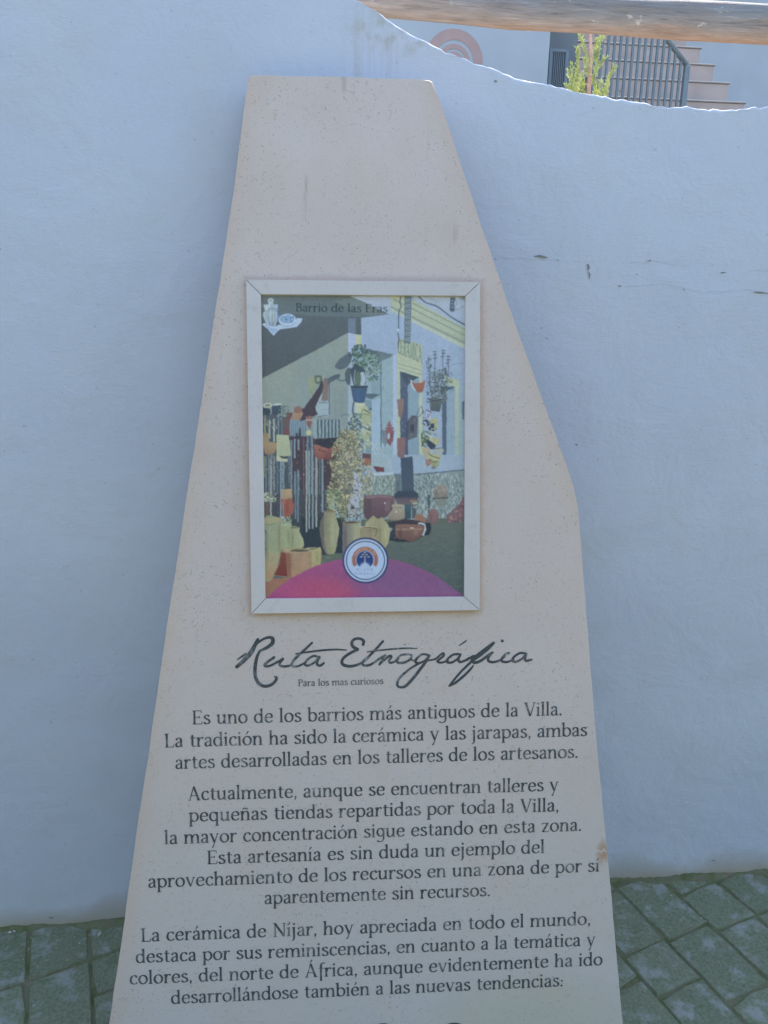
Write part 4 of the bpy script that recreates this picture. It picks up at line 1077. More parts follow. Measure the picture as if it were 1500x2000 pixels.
# iron fence-white flowers and clay box left of the door
leaves(Q4, 170, 720, 380, 900, 90, 16, 4, ['#B9CCD0', '#8FA9A4', '#7D978E', '#C4D4D8'], None, 1.3)
F(Q4, [(170, 880), (440, 860), (440, 1090), (170, 1020)], '#90B0B4', '#9AB6B6', .55)
F(Q4, [(50, 850), (170, 870), (170, 1030), (50, 1030)], '#5F4E5A', '#805E5A'); F(Q4, [(60, 920), (165, 925), (165, 1000), (60, 990)], '#9B6A60')
F(Q4, [(190, 1025), (345, 1040), (340, 1105), (240, 1100)], '#77484F')
F(Q4, [(200, 1115), (465, 1100), (465, 1140), (200, 1155)], '#A6BFD0')
# hanging terracotta pots over the fence
F(Q3, [(800, 680), (940, 660), (1110, 650), (1110, 770), (960, 800), (850, 765), (790, 730)], '#3B3E4A')
FS(Q3, [(770, 738), (850, 758), (962, 798), (968, 830), (905, 920), (830, 935), (785, 870)], '#9C6A5C', '#8A5652')
FS(Q3, [(962, 795), (1110, 760), (1068, 860), (985, 940), (915, 915)], '#8E5C56', '#744A4C')
for x_, y_ in [(848, 805), (885, 825), (918, 835)]: EL(Q3, x_, y_, 10, 16, '#4A3940')
# hanging shade pieces left
FS(Q3, [(98, 712), (180, 705), (272, 718), (268, 790), (235, 862), (150, 872), (110, 835)], '#A8936C', '#967D66')
F(Q3, [(90, 580), (170, 590), (175, 710), (95, 705)], '#97886A', '#A08E70'); F(Q3, [(272, 605), (436, 618), (466, 890), (300, 892), (274, 960)], '#A9B592', '#9CAC8C')
F(Q3, [(272, 885), (300, 892), (425, 930), (422, 968), (272, 958)], '#B2BBA0'); F(Q3, [(300, 890), (420, 895), (412, 932), (345, 925)], '#4C5560')
# big golden bush
def inb(x, y): 
    cx = 655 - (y - 0) * .06; hw = 75 + 20 * math.sin(y / 45.0) + (30 if y > 120 else 0)
    return abs(x - cx) < hw
F(W2, [(610, -60), (690, -60), (735, 120), (720, 300), (690, 470), (600, 460), (560, 300), (590, 100)], '#77765F', '#5C6152', .75)
leaves(W2, 530, -70, 790, 440, 1500, 11, 3.8, ['#9B9A74', '#B0AD86', '#7C7F5E', '#5F6650', '#A9A284', '#8C8E6C', '#4F5A52', '#C0BD9C'], inb)
leaves(W2, 520, 300, 640, 480, 200, 13, 4, ['#8E9E76', '#6F8362', '#53644F', '#A6B48C'], None)
F(W2, [(690, 190), (720, 215), (735, 300), (720, 420), (700, 480), (660, 470), (655, 400), (690, 330)], '#A9B6D0', '#A4B3C8', .85)
leaves(W2, 650, 180, 740, 480, 60, 11, 4, ['#5E6660', '#7D7F6A', '#4A5458'])
leaves(W2, 730, 140, 800, 330, 150, 10, 3.5, ['#A8A78A', '#84886C', '#B9B79C', '#66705F'])
leaves(W2, 600, 410, 740, 500, 110, 10, 3, ['#55695C', '#8CA08C', '#3F5048', '#7A6A4C'])
line(W2, [(640, 100), (635, 300), (650, 480)], 1.6, '#7B6A58'); EL(W2, 682, 412, 14, 8, '#49424E')
# big maroon bowl and glazed pots
FS(W2, [(752, 352), (770, 338), (840, 332), (925, 338), (938, 352), (935, 400), (905, 455), (850, 480), (765, 480), (750, 420)], '#79606A', '#62505C')
F(W2, [(752, 350), (800, 340), (790, 470), (765, 480), (750, 420)], '#5C4F5C', None, .7); F(W2, [(765, 342), (840, 336), (925, 342), (920, 352), (840, 348), (770, 356)], '#8B727A')
EL(W2, 882, 383, 6, 4.5, '#C5CCE0'); line(W2, [(884, 392), (886, 430)], 1.0, '#93869A')
F(W2, [(938, 330), (960, 308), (1060, 308), (1085, 325), (1085, 350), (940, 360)], '#3F4F62', '#3C4A5A')
F(W2, [(940, 352), (1085, 345), (1083, 395), (1040, 405), (955, 392)], '#5A5668', '#72656A'); EL(W2, 1058, 372, 26, 10, '#8E7A6C'); EL(W2, 1065, 385, 18, 7, '#9AA79E')
F(W2, [(1000, 390), (1042, 392), (1040, 480), (998, 480)], '#3F656C', '#35525E')
FS(W2, [(925, 392), (998, 394), (994, 415), (1001, 445), (992, 482), (905, 482), (908, 448), (928, 418)], '#A49B8A', '#8E8476'); EL(W2, 960, 411, 36, 4, '#7E8478'); EL(W2, 949, 437, 4, 4, '#D0D0CC')
F(W2, [(1045, 400), (1075, 420), (1070, 470), (1045, 480)], '#525F66'); F(W2, [(1062, 455), (1100, 448), (1130, 478), (1130, 502), (1062, 500)], '#96705F')
FS(W2, [(895, 505), (960, 490), (1000, 480), (1090, 492), (1130, 510), (1125, 570), (1085, 602), (1040, 622), (965, 612), (925, 560)], '#46404C')
FS(W2, [(940, 520), (1000, 512), (1085, 516), (1122, 530), (1115, 570), (1080, 600), (1040, 620), (972, 610), (945, 575)], '#85665C', '#6A5150')
F(W2, [(895, 510), (945, 505), (940, 600), (900, 600)], '#3A4552'); F(W2, [(948, 540), (1110, 536), (1108, 546), (950, 550)], '#98796A'); EL(W2, 1045, 535, 14, 3, '#C9BFB8')
line(W2, [(1085, 508), (1120, 512), (1128, 540), (1112, 580)], 3.4, '#A9B9C8'); F(W2, [(1122, 505), (1160, 502), (1163, 540), (1150, 578), (1118, 582), (1134, 545)], '#2F3A46')
F(W2, [(895, 595), (1000, 605), (1040, 622), (960, 620), (895, 608)], '#2F3B46'); F(W2, [(898, 530), (930, 535), (920, 555), (898, 550)], '#8E959C')
EL(W2, 1175, 465, 35, 46, '#8A6C6C', '#7C6066'); EL(W2, 1220, 318, 46, 48, '#938982', '#857E78'); F(W2, [(1180, 355), (1260, 350), (1245, 400), (1195, 400)], '#7B8480')
F(W2, [(1165, 352), (1270, 346), (1268, 354), (1168, 360)], '#47525C'); F(W2, [(1140, 330), (1158, 330), (1155, 440), (1142, 440)], '#4D616C')
F(W2, [(1262, 508), (1255, 460), (1290, 430), (1330, 395), (1366, 330), (1366, 488)], '#83646C', '#75606A')
leaves(W2, 1260, 380, 1366, 500, 50, 12, 7, ['#946F74', '#6E5862', '#A07C7C'], lambda x, y: y > 508 - (x - 1255) * 1.4)
leaves(W2, 1150, 250, 1290, 430, 60, 9, 3, ['#9AA9A4', '#5F7278', '#7B8B8C'], None, 1.4)
# clay urns, jugs, bowls
def urn(pts, cl, cr, shade=None):
    FS(W2, pts, cl, cr, grad='h')
urn([(215, 490), (252, 482), (262, 520), (290, 640), (262, 668), (235, 640)], '#A6966E', '#94946E')
urn([(242, 505), (306, 505), (312, 540), (325, 600), (300, 665), (262, 665)], '#8C9C76', '#A2AB86')
urn([(300, 535), (355, 530), (360, 560), (384, 610), (376, 656), (300, 660)], '#8B9770', '#A5AE88'); EL(W2, 328, 533, 28, 6, '#6E7A5C')
leaves(W2, 250, 465, 310, 520, 36, 8, 4, ['#8CA48C', '#B0C0AE', '#6C8468'])
leaves(W2, 140, 325, 215, 375, 50, 12, 3.5, ['#9AAC94', '#7A9078', '#BCC8B6'])
F(W2, [(150, 380), (175, 380), (172, 465), (152, 465)], '#6C5B56')
F(W2, [(250, 300), (310, 296), (316, 340), (312, 358), (243, 360)], '#B29A74', '#A98F70'); F(W2, [(243, 358), (312, 356), (328, 400), (322, 440), (305, 468), (262, 468)], '#A65E50', '#96584F')
for k in range(4): F(W2, [(258 + k * 0, 300), (262, 300), (262, 470), (258, 470)], '#8195A0')
urn([(140, 480), (232, 472), (236, 540), (246, 620), (246, 690), (226, 760), (196, 845), (146, 850), (140, 700)], '#8EA184', '#91997A')
F(W2, [(140, 660), (246, 690), (226, 760), (196, 845), (146, 850)], '#9BA07E', '#AF8468', .75)
F(W2, [(140, 478), (236, 470), (240, 490), (215, 500), (140, 505)], '#A2A077'); line(W2, [(145, 512), (180, 516), (218, 506)], 1.6, '#75855C')
leaves(W2, 140, 550, 160, 700, 26, 9, 3, ['#4A6A58', '#3E5A50'])
FS(W2, [(250, 672), (340, 655), (436, 668), (488, 656), (488, 760), (432, 780), (330, 836), (240, 828), (200, 815), (240, 740)], '#9D8770', '#A3846A')
F(W2, [(245, 676), (275, 690), (290, 832), (204, 822), (240, 745)], '#7E4A44', '#743A36'); F(W2, [(275, 690), (300, 690), (310, 836), (285, 834)], '#8E6656')
EL(W2, 348, 672, 88, 15, '#A89C7C'); EL(W2, 362, 672, 60, 9, '#5F5E50'); EL(W2, 440, 662, 48, 8, '#A8A882'); EL(W2, 448, 663, 34, 5, '#6B6E58'); F(W2, [(433, 668), (488, 658), (488, 758), (433, 780)], '#A8A478', '#A09C72')
FS(W2, [(508, 432), (580, 434), (578, 448), (588, 490), (600, 540), (592, 605), (572, 688), (518, 688), (492, 610), (481, 535), (495, 480), (510, 448)], '#7D7A68', '#9EA37E', grad='h')
FS(W2, [(495, 480), (510, 448), (505, 560), (525, 688), (515, 688), (492, 610), (481, 535)], '#646068', None, .6); EL(W2, 544, 434, 36, 5, '#86705F')
F(W2, [(622, 500), (728, 496), (728, 700), (622, 700)], '#716A72', '#9DA47C', grad='h'); EL(W2, 675, 500, 53, 8, '#8C7F68'); EL(W2, 675, 501, 42, 5, '#4B4C44')
FS(W2, [(760, 515), (778, 490), (800, 470), (812, 460), (826, 474), (845, 500), (850, 640), (760, 640)], '#9C9A74', '#A2A27A'); FS(W2, [(815, 500), (850, 478), (862, 468), (875, 485), (905, 525), (912, 560), (886, 652), (800, 660)], '#8F8F6A', '#A6A67E', grad='h')
F(W2, [(728, 528), (838, 530), (832, 600), (800, 640), (728, 620)], '#8B8468', '#A39C7C'); EL(W2, 782, 531, 54, 8, '#B3AE8E'); EL(W2, 782, 533, 44, 5, '#7C745C'); line(W2, [(810, 540), (832, 535), (830, 560), (818, 585)], 1.4, '#6B5C44')
# modelling of light on the printed pots
for (x_, y_, w_, h_, c_, al) in [(158, 640, 14, 150, '#6E7F68', .35), (235, 600, 10, 120, '#6A745C', .3), (290, 590, 10, 70, '#7A8A66', .4), (318, 600, 8, 60, '#6E7C5C', .4), (500, 560, 12, 100, '#5E5E54', .4), (560, 560, 14, 110, '#A9AE88', .3),
                        (640, 600, 12, 95, '#5E5A60', .4), (700, 600, 16, 95, '#A3AA84', .3), (790, 580, 10, 70, '#7E7C5C', .35), (850, 570, 14, 80, '#7C7A5A', .35), (885, 570, 8, 60, '#AEAE88', .35), (790, 420, 18, 50, '#5A4C58', .35), (900, 400, 14, 50, '#8A7078', .3),
                        (975, 570, 16, 36, '#4E4248', .4), (1070, 560, 22, 24, '#957A6C', .35), (300, 740, 22, 70, '#7E5A4A', .3), (390, 740, 30, 60, '#AD9274', .25), (470, 710, 12, 40, '#8A8462', .3), (1195, 330, 12, 30, '#6F6A68', .4), (1240, 300, 14, 24, '#A39A92', .35), (1160, 470, 10, 30, '#6A5458', .4), (285, 410, 10, 50, '#7A463E', .4)]:
    for k in range(5): EL(W2, x_, y_, w_ * (1 - .15 * k), h_ * (1 - .12 * k), c_, None, al * .4, n=20)
leaves(W2, 140, 300, 520, 690, 160, 10, 3, ['#6E8290', '#2E3A44', '#8C9A94', '#5C4A50', '#3E4C58'], lambda x, y: y < 480, 1.5, .45)
leaves(W1, 735, 290, 1370, 1090, 120, 16, 2, ['#A6BCD2', '#86A2BC', '#9CB4C8'], None, 1.4, .25)
# magenta hill
c_ = np.array(W2([(762, 1566)])[0]); r_ = 854 / 3.125
arc = [(c_[0] + r_ * math.cos(t), c_[1] - r_ * math.sin(t)) for t in np.linspace(math.radians(38), math.radians(142), 60)]
arc = [q for q in arc] + [(500, 1180), (918, 1180)]
fill(arc, '#A44C80', '#765A88', grad='h')
for k in range(26):
    t = k / 25
    EL(W2, 470 + 12 * k * .3, 960, 260 - 8 * k, 150 - 4.5 * k, '#B04E70', None, .05)
    EL(W2, 1290, 980, 190 - 6 * k, 60 - 1.5 * k, '#94587A', None, .04)
    EL(W2, 900, 850, 240 - 7 * k, 120 - 3 * k, '#775C8C', None, .04)
# round emblem
for r_, c_ in [(141, '#37487A'), (129, '#AEC4E4'), (120, '#33507C'), (113, '#A3BDE2')]: EL(W2, 762, 733, r_, r_, c_, n=72)
def wedge(cx, cy, ro_, ri_, a0, a1, c):
    aa = np.radians(np.linspace(a0, a1, 60))
    F(Q7, [(cx + ro_ * math.cos(a), cy - ro_ * math.sin(a)) for a in aa] + [(cx + ri_ * math.cos(a), cy - ri_ * math.sin(a)) for a in aa[::-1]], c)
wedge(730, 635, 258, 180, -32, 212, '#9A6A5C')
F(Q7, [(440, 775), (1020, 775), (1020, 840), (440, 840)], '#A3BDE2')
EL(Q7, 727, 635, 168, 172, '#2A4684', n=60)
F(Q7, [(540, 782), (920, 782), (920, 820), (540, 820)], '#A3BDE2')
for k in range(13):
    a = math.radians(2 + 176 * k / 12.0)
    F(Q7, [(727 + 130 * math.cos(a), 795 - 130 * math.sin(a)), (727 + 80 * math.cos(a + .13), 795 - 80 * math.sin(a + .13)), (727 + 80 * math.cos(a - .13), 795 - 80 * math.sin(a - .13))], '#A3BDE2')
EL(Q7, 727, 795, 90, 88, '#A3BDE2')
F(Q7, [(720, 608), (733, 608), (736, 720), (716, 720)], '#B8C8DE')
for x_, y_ in [(727, 490), (690, 532), (762, 532), (655, 576), (726, 576), (797, 576)]:
    F(Q7, [(x_ - 25, y_ + 10), (x_ - 12, y_ - 10), (x_, y_ - 4), (x_ + 12, y_ - 10), (x_ + 25, y_ + 10), (x_ + 8, y_ + 4), (x_, y_ + 14), (x_ - 8, y_ + 4)], '#C3C6A2')
def arc_text(text, cx, cy, r, a0, a1, size, c):
    ws = [G[t][1] + 1.5 for t in text]; tot = sum(ws); acc = 0
    for t, w_ in zip(text, ws):
        a = math.radians(a0 + (a1 - a0) * (acc + w_ / 2) / tot); acc += w_
        for kind, *arr in G[t][0]:
            pp = arr[0] if kind == 'poly' else np.vstack([arr[0], arr[1][::-1]])
            F(Q7, [(cx + (r + p_[1] * size) * math.cos(a) + (p_[0] - w_ / 2) * size * 1.0 * math.sin(a), cy - (r + p_[1] * size) * math.sin(a) + (p_[0] - w_ / 2) * size * math.cos(a)) for p_ in pp], c)
arc_text('COMARCA DE', 730, 635, 197, 158, 22, 3.0, '#D2BEB0')
for k, ch in enumerate('NÍJAR'): ptext(Q7, ch, [572, 652, 712, 764, 838][k], [612, 664, 736, 808, 872][k], 838, 2.4, '#33415E')
line(Q7, [(540, 868), (920, 868)], .35, '#7C93B4')
ptext(Q7, 'P.N. Cabo de Gata-Níjar', 512, 940, 918, 1.9, '#3A4A6A')
# jug and cloth emblem
F(QJ, [(8, 440), (62, 415), (125, 462), (200, 470), (275, 440), (400, 452), (505, 395), (520, 348), (602, 352), (592, 400), (520, 478), (400, 495), (275, 512), (232, 548), (184, 604), (150, 570), (100, 505), (66, 480)], '#A9C2E0', '#A4C0DE')
for k in range(9): line(QJ, [(110 + 12 * k, 480 + 3 * k), (150 + 12 * k, 545 - 2 * k), (180 + 6 * k, 580 - 8 * k)], .7, '#6C9BCB', .7)
for k in range(10): line(QJ, [(400 + 18 * k, 450 - 9 * k), (415 + 18 * k, 482 - 11 * k)], .6, '#7CA6D2', .7)
line(QJ, [(70, 440), (190, 560)], .8, '#5B83AE')
EL(QJ, 382, 370, 128, 88, '#A8C2DC', rot=-.05); EL(QJ, 382, 362, 108, 66, '#7DA6CC', rot=-.05)
for k in range(26):
    x_, y_ = 382 + PR.uniform(-95, 95), 362 + PR.uniform(-52, 52)
    line(QJ, [(x_, y_), (x_ + PR.uniform(-26, 26), y_ + PR.uniform(-20, 20)), (x_ + PR.uniform(-30, 30), y_ + PR.uniform(-24, 24))], .8, PR.choice(['#3F72A8', '#4A7FB6', '#BED2E6']))
line(QJ, [(262, 400), (330, 440), (420, 440), (480, 400), (500, 350)], 1.1, '#C5D6E6'); line(QJ, [(255, 420), (330, 458), (430, 455), (500, 410)], .8, '#4A78A8')
F(QJ, [(34, 152), (92, 148), (100, 215), (60, 250), (44, 200)], '#B4C8D2'); F(QJ, [(188, 150), (243, 145), (240, 215), (262, 320), (240, 380), (225, 260), (195, 215)], '#9DB9D6')
F(QJ, [(92, 195), (188, 195), (236, 260), (248, 350), (205, 465), (118, 465), (62, 400), (24, 300), (40, 255), (78, 245)], '#B0C6CE', '#A4BCCB')
F(QJ, [(104, 125), (178, 125), (192, 200), (88, 200)], '#A6BFCC'); EL(QJ, 140, 92, 44, 38, '#A9C2CC'); EL(QJ, 140, 90, 26, 14, '#8AA5B4')
for k, (dx, c_) in enumerate([(-78, '#4C7FB4'), (-48, '#58728C'), (-24, '#8FA4B0'), (22, '#8FA4B0'), (50, '#5A7590'), (82, '#4C7FB4')]):
    line(QJ, [(150 + dx * .3, 195), (150 + dx * .95, 260), (150 + dx, 330), (155 + dx * .3, 462)], 1.1, c_)
line(QJ, [(155, 130), (158, 300), (160, 470)], .9, '#8C5A52'); line(QJ, [(205, 195), (240, 250), (250, 330), (235, 400)], 1.4, '#3F73AC'); line(QJ, [(60, 165), (66, 205), (50, 235)], .6, '#6C8498')
# heading
ptext(lambda p_: p_, 'Barrio de las Eras', 577, 757, 608.5, 1.13, '#303F4A', 610.5)
# sun-side dust specks
for x_, y_ in [(412, 1), (133, 1)]: pass
for _ in range(70):
    EL(lambda p_: p_, PR.uniform(508, 910), PR.uniform(575, 1168), PR.uniform(.3, .9), PR.uniform(.3, .8), '#A9B4C0', None, .55, n=7)
# box down to one sample per photo pixel, then a touch of blur as printed dots have
SM_ = IMG.reshape(PY1 - PY0, SSR, PX1 - PX0, SSR, 3).mean((1, 3))
SM_ = SM_ * .6 + .1 * (np.roll(SM_, 1, 0) + np.roll(SM_, -1, 0) + np.roll(SM_, 1, 1) + np.roll(SM_, -1, 1))
lum_ = SM_ @ np.array([.2126, .7152, .0722])
sat_ = np.where(np.arange(PY1 - PY0) < 500, 0.78, 0.88)[:, None, None]
SM_ = lum_[..., None] * (1 - sat_) + SM_ * sat_
def smooth_noise(step):
    h_, w_ = (PY1 - PY0) // step + 2, (PX1 - PX0) // step + 2
    g_ = rng.normal(0, 1, (h_, w_))
    yy_, xx_ = np.arange(PY1 - PY0) / step, np.arange(PX1 - PX0) / step
    iy_, ix_ = yy_.astype(int), xx_.astype(int); fy_, fx_ = (yy_ - iy_)[:, None], (xx_ - ix_)[None, :]
    a_1 = g_[iy_][:, ix_] * (1 - fx_) + g_[iy_][:, ix_ + 1] * fx_; b_1 = g_[iy_ + 1][:, ix_] * (1 - fx_) + g_[iy_ + 1][:, ix_ + 1] * fx_
    return a_1 * (1 - fy_) + b_1 * fy_
SM_ = SM_ * (1 + .045 * smooth_noise(2) + .02 * smooth_noise(7) + .015 * smooth_noise(28) + .03 * rng.normal(0, 1, SM_.shape[:2]))[..., None]
alb = np.clip(SM_ / LW, 0.0, 0.9)
GUx, GVy = 403, 594
zf = 0.0066
c4 = [np.array(uv(x, y, zf)) for x, y in [(504, 569), (914, 573), (911, 1171), (513, 1175)]]
uu, vv2 = np.meshgrid(np.linspace(0, 1, GUx), np.linspace(0, 1, GVy))
gp = (c4[0] * ((1 - uu) * (1 - vv2))[..., None] + c4[1] * (uu * (1 - vv2))[..., None] + c4[2] * (uu * vv2)[..., None] + c4[3] * ((1 - uu) * vv2)[..., None]).reshape(-1, 2)
gx, gy = to_px(gp[:, 0], gp[:, 1], zf)
def at_n(n_, x_, y_): return n_[np.clip((y_ - PY0).astype(int), 0, PY1 - PY0 - 1), np.clip((x_ - PX0).astype(int), 0, PX1 - PX0 - 1)]
n_a, n_b = smooth_noise(5), smooth_noise(5)
wgt = np.clip((((gx - 714) ** 2 + (gy - 1094) ** 2) ** .5 - 46) / 6, 0, 1) * np.clip((gy - 655) / 12, 0, 1)
gx, gy = gx + at_n(n_a, gx, gy) * .42 * wgt, gy + at_n(n_b, gx, gy) * .42 * wgt
fx = np.clip(gx - PX0 - .5, 0, PX1 - PX0 - 1.001); fy = np.clip(gy - PY0 - .5, 0, PY1 - PY0 - 1.001)
ix, iy = fx.astype(int), fy.astype(int); tx_, ty_ = (fx - ix)[:, None], (fy - iy)[:, None]
ix1, iy1 = np.minimum(ix + 1, alb.shape[1] - 1), np.minimum(iy + 1, alb.shape[0] - 1)
cc = (alb[iy, ix] * (1 - tx_) + alb[iy, ix1] * tx_) * (1 - ty_) + (alb[iy1, ix] * (1 - tx_) + alb[iy1, ix1] * tx_) * ty_
co = np.zeros((GUx * GVy, 3), np.float32); co[:, :2] = gp; co[:, 2] = zf
idx = np.arange(GUx * GVy).reshape(GVy, GUx)
quads = np.stack([idx[:-1, :-1], idx[1:, :-1], idx[1:, 1:], idx[:-1, 1:]], -1).reshape(-1, 4)
me = bpy.data.meshes.new('printed_picture')
me.vertices.add(len(co)); me.vertices.foreach_set('co', co.ravel())
me.loops.add(quads.size); me.loops.foreach_set('vertex_index', quads.ravel().astype(np.int32))
me.polygons.add(len(quads)); me.polygons.foreach_set('loop_start', np.arange(0, quads.size, 4, dtype=np.int32))
me.update(calc_edges=True)
ca = me.color_attributes.new('ink', 'FLOAT_COLOR', 'POINT')
ca.data.foreach_set('color', np.hstack([cc, np.ones((len(cc), 1))]).astype(np.float32).ravel())
m, nt, b = new_mat('printed_ink', 0.5, 0.25)
at = N(nt, 'ShaderNodeAttribute'); at.attribute_name = 'ink'
nt.links.new(at.outputs['Color'], b.inputs['Base Color'])
me.materials.append(m)
pr = bpy.data.objects.new('printed_picture', me); COL.objects.link(pr); pr.parent = frame

# ------------------------------------------------------------------ behind the wall
m, nt, b = new_mat('terrace_earth', 0.95)
v = coords(nt)
nt.links.new(ramp(nt, noise(nt, v, 6, 6), [(0.3, (0.15, 0.12, 0.08)), (0.7, (0.22, 0.18, 0.12))]), b.inputs['Base Color'])
MAT_TERR = m
V, Fc = [], []
xt = np.linspace(-5.9, 5.9, 60)
for x in xt: V.append((x, float(wall_y(x)) + TH - 0.01, 1.62)); V.append((x * 5, 60, 1.62))
for i in range(59): Fc.append((2 * i, 2 * i + 2, 2 * i + 3, 2 * i + 1))
te = mesh_obj('terrace', V, Fc, MAT_TERR); tag(te, kind='structure')

# log rail
BA = math.radians(5.5)
LH = np.array([math.cos(BA), math.sin(BA), 0]); LA = np.array([-math.sin(BA), math.cos(BA), 0])
LOo = np.array([0, 1.885, 0])
def lp(x, y): return hit(x, y, LOo, LA)
m, nt, b = new_mat('weathered_log', 0.85, 0.2)
v = coords(nt); s = sepxyz(nt, v)
vg = coords(nt, (7, 75, 75))
grain = noise(nt, vg, 1.6, 7, 0.65, 0.6)
grey = ramp(nt, grain, [(0.30, (0.18, 0.165, 0.16)), (0.42, (0.28, 0.25, 0.23)), (0.6, (0.35, 0.31, 0.285)), (0.75, (0.45, 0.41, 0.37))])
tan_ = ramp(nt, grain, [(0.3, (0.26, 0.16, 0.10)), (0.55, (0.42, 0.26, 0.17)), (0.75, (0.52, 0.37, 0.26))])
lower = math_n(nt, 'ADD', math_n(nt, 'MULTIPLY', s[2], -34.0), math_n(nt, 'MULTIPLY_ADD', noise(nt, coords(nt, (3, 9, 9)), 1.5, 5), 1.2, -1.45), clamp=True)
mot = ramp(nt, noise(nt, coords(nt, (6, 20, 20)), 1.3, 4), [(0.42, 0.0), (0.62, 1.0)])
grey = mix(nt, math_n(nt, 'MULTIPLY', mot, .30), grey, (0.33, 0.22, 0.16))
col = mix(nt, lower, grey, tan_)
fl = ramp(nt, noise(nt, coords(nt, (22, 40, 40)), 1.0, 4, .6), [(0.64, 0.0), (0.70, 1.0)])
col = mix(nt, math_n(nt, 'MULTIPLY', fl, .7), col, (0.62, 0.57, 0.48))
nt.links.new(col, b.inputs['Base Color'])
bump(nt, b, math_n(nt, 'ADD', grain, math_n(nt, 'MULTIPLY', noise(nt, vg, 6, 4), .4)), 0.006)
MAT_LOG = m
# centre line from top and bottom edges seen at several places
edges = [(745, -50, 34), (900, -26, 47), (1000, -16, 58), (1150, -8, 65), (1340, 1, 79), (1500, 9, 86)]
cpts, rad = [], []
for x, yt, yb in edges:
    t_, b_ = lp(x, yt), lp(x, yb)
    cpts.append(((t_ + b_) / 2)); rad.append(np.linalg.norm(t_ - b_) / 2 * 0.985)
xs_ = [c @ LH for c in cpts]; zs_ = [c[2] for c in cpts]
c0 = LOo + LH * 0.35; zc = float(np.interp(c0 @ LH, xs_, zs_))
LM = Matrix.Identity(4)
for r in range(3):
    LM[r][0] = LH[r]; LM[r][1] = LA[r]; LM[r][2] = (0, 0, 1)[r]
LM[0][3], LM[1][3], LM[2][3] = c0[0], c0[1], zc
V, Fc = [], []
NR = 40
sx = np.arange(-1.1, 2.3, 0.012)
seed_a = rng.uniform(0, 6.28, 12)
for i, x in enumerate(sx):
    xl = x + c0 @ LH
    if xl < xs_[0]: cz = zs_[0] + (zs_[1] - zs_[0]) / (xs_[1] - xs_[0]) * (xl - xs_[0])
    elif xl > xs_[-1]: cz = zs_[-1] + (zs_[-1] - zs_[-2]) / (xs_[-1] - xs_[-2]) * (xl - xs_[-1]) * .5
    else: cz = float(np.interp(xl, xs_, zs_))
    rr = float(np.interp(xl, xs_, rad))
    for k in range(NR):
        a = 2 * math.pi * k / NR
        w = 1 + .012 * math.sin(3 * a + x * 3 + seed_a[0]) + .010 * math.sin(7 * a - x * 5 + seed_a[1]) + .008 * math.sin(13 * a + x * 11 + seed_a[2]) + .007 * math.sin(19 * a - x * 2.0 + seed_a[3])
        # long drying split along the lower front
        da = (a - math.radians(232) + 0.35 * x + math.pi) % (2 * math.pi) - math.pi
        w -= 0.07 * math.exp(-(da / 0.055) ** 2) * (1 if x < .25 else max(0, 1 - (x - .25) * 4)) * (.6 + .4 * math.sin(x * 30))
        V.append((x, rr * w * math.cos(a), cz - zc + rr * w * math.sin(a)))
for i in range(len(sx) - 1):
    for k in range(NR):
        Fc.append((i * NR + k, i * NR + (k + 1) % NR, (i + 1) * NR + (k + 1) % NR, (i + 1) * NR + k))
Fc.append(tuple(range(NR))); Fc.append(tuple((len(sx) - 1) * NR + k for k in range(NR - 1, -1, -1)))
logt = mesh_obj('log_rail', V, Fc, MAT_LOG, smooth=True)
logt.matrix_world = LM
tag(logt, 'thick weathered wooden log running horizontally above the white wall', 'log')

# background frame
GB = math.radians(7.3)
BH = np.array([math.cos(GB), math.sin(GB), 0]); BAw = np.array([-math.sin(GB), math.cos(GB), 0])
BM = Matrix.Identity(4)
for r in range(3):
    BM[r][0] = BH[r]; BM[r][1] = BAw[r]; BM[r][2] = (0, 0, 1)[r]
def bp(x, y, Y):
    """point of the vertical background plane at depth Y: local x, z"""
    w = hit(x, y, BAw * Y, BAw)
    return float(w @ BH), float(w[2])
def bthing(name, x, Y, z, label, cat):
    mm = BM.copy(); w = BH * x + BAw * Y
    mm[0][3], mm[1][3], mm[2][3] = w[0], w[1], z
    return thing(name, mm, label, cat), (x, Y, z)
def bbox(name, org, x0, x1, y0, y1, z0, z1, mat, parent, bev=0.0):
    ox, oy, oz = org
    return bm_obj(name, box(x0 - ox, x1 - ox, y0 - oy, y1 - oy, z0 - oz, z1 - oz, bev), mat, parent)

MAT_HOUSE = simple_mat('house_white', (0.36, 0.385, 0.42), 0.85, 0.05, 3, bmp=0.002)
MAT_MURAL = simple_mat('mural_brown', (0.38, 0.265, 0.25), 0.85, 0.08, 8)
MAT_RECESS = simple_mat('recess_grey', (0.15, 0.165, 0.18), 0.85, 0.1, 3)  # passage shade put into this dark grey; gate wires share it
MAT_STEP = simple_mat('step_tile', (0.35, 0.28, 0.255), 0.7, 0.10, 6)
MAT_NOSE = simple_mat('step_nosing', (0.26, 0.24, 0.235), 0.7, 0.1, 10)
MAT_METAL = simple_mat('railing_paint', (0.12, 0.155, 0.18), 0.5, 0.1, 20, spec=.5)
MAT_MESHG = simple_mat('dark_screen', (0.07, 0.10, 0.135), 0.7, 0.1, 20)

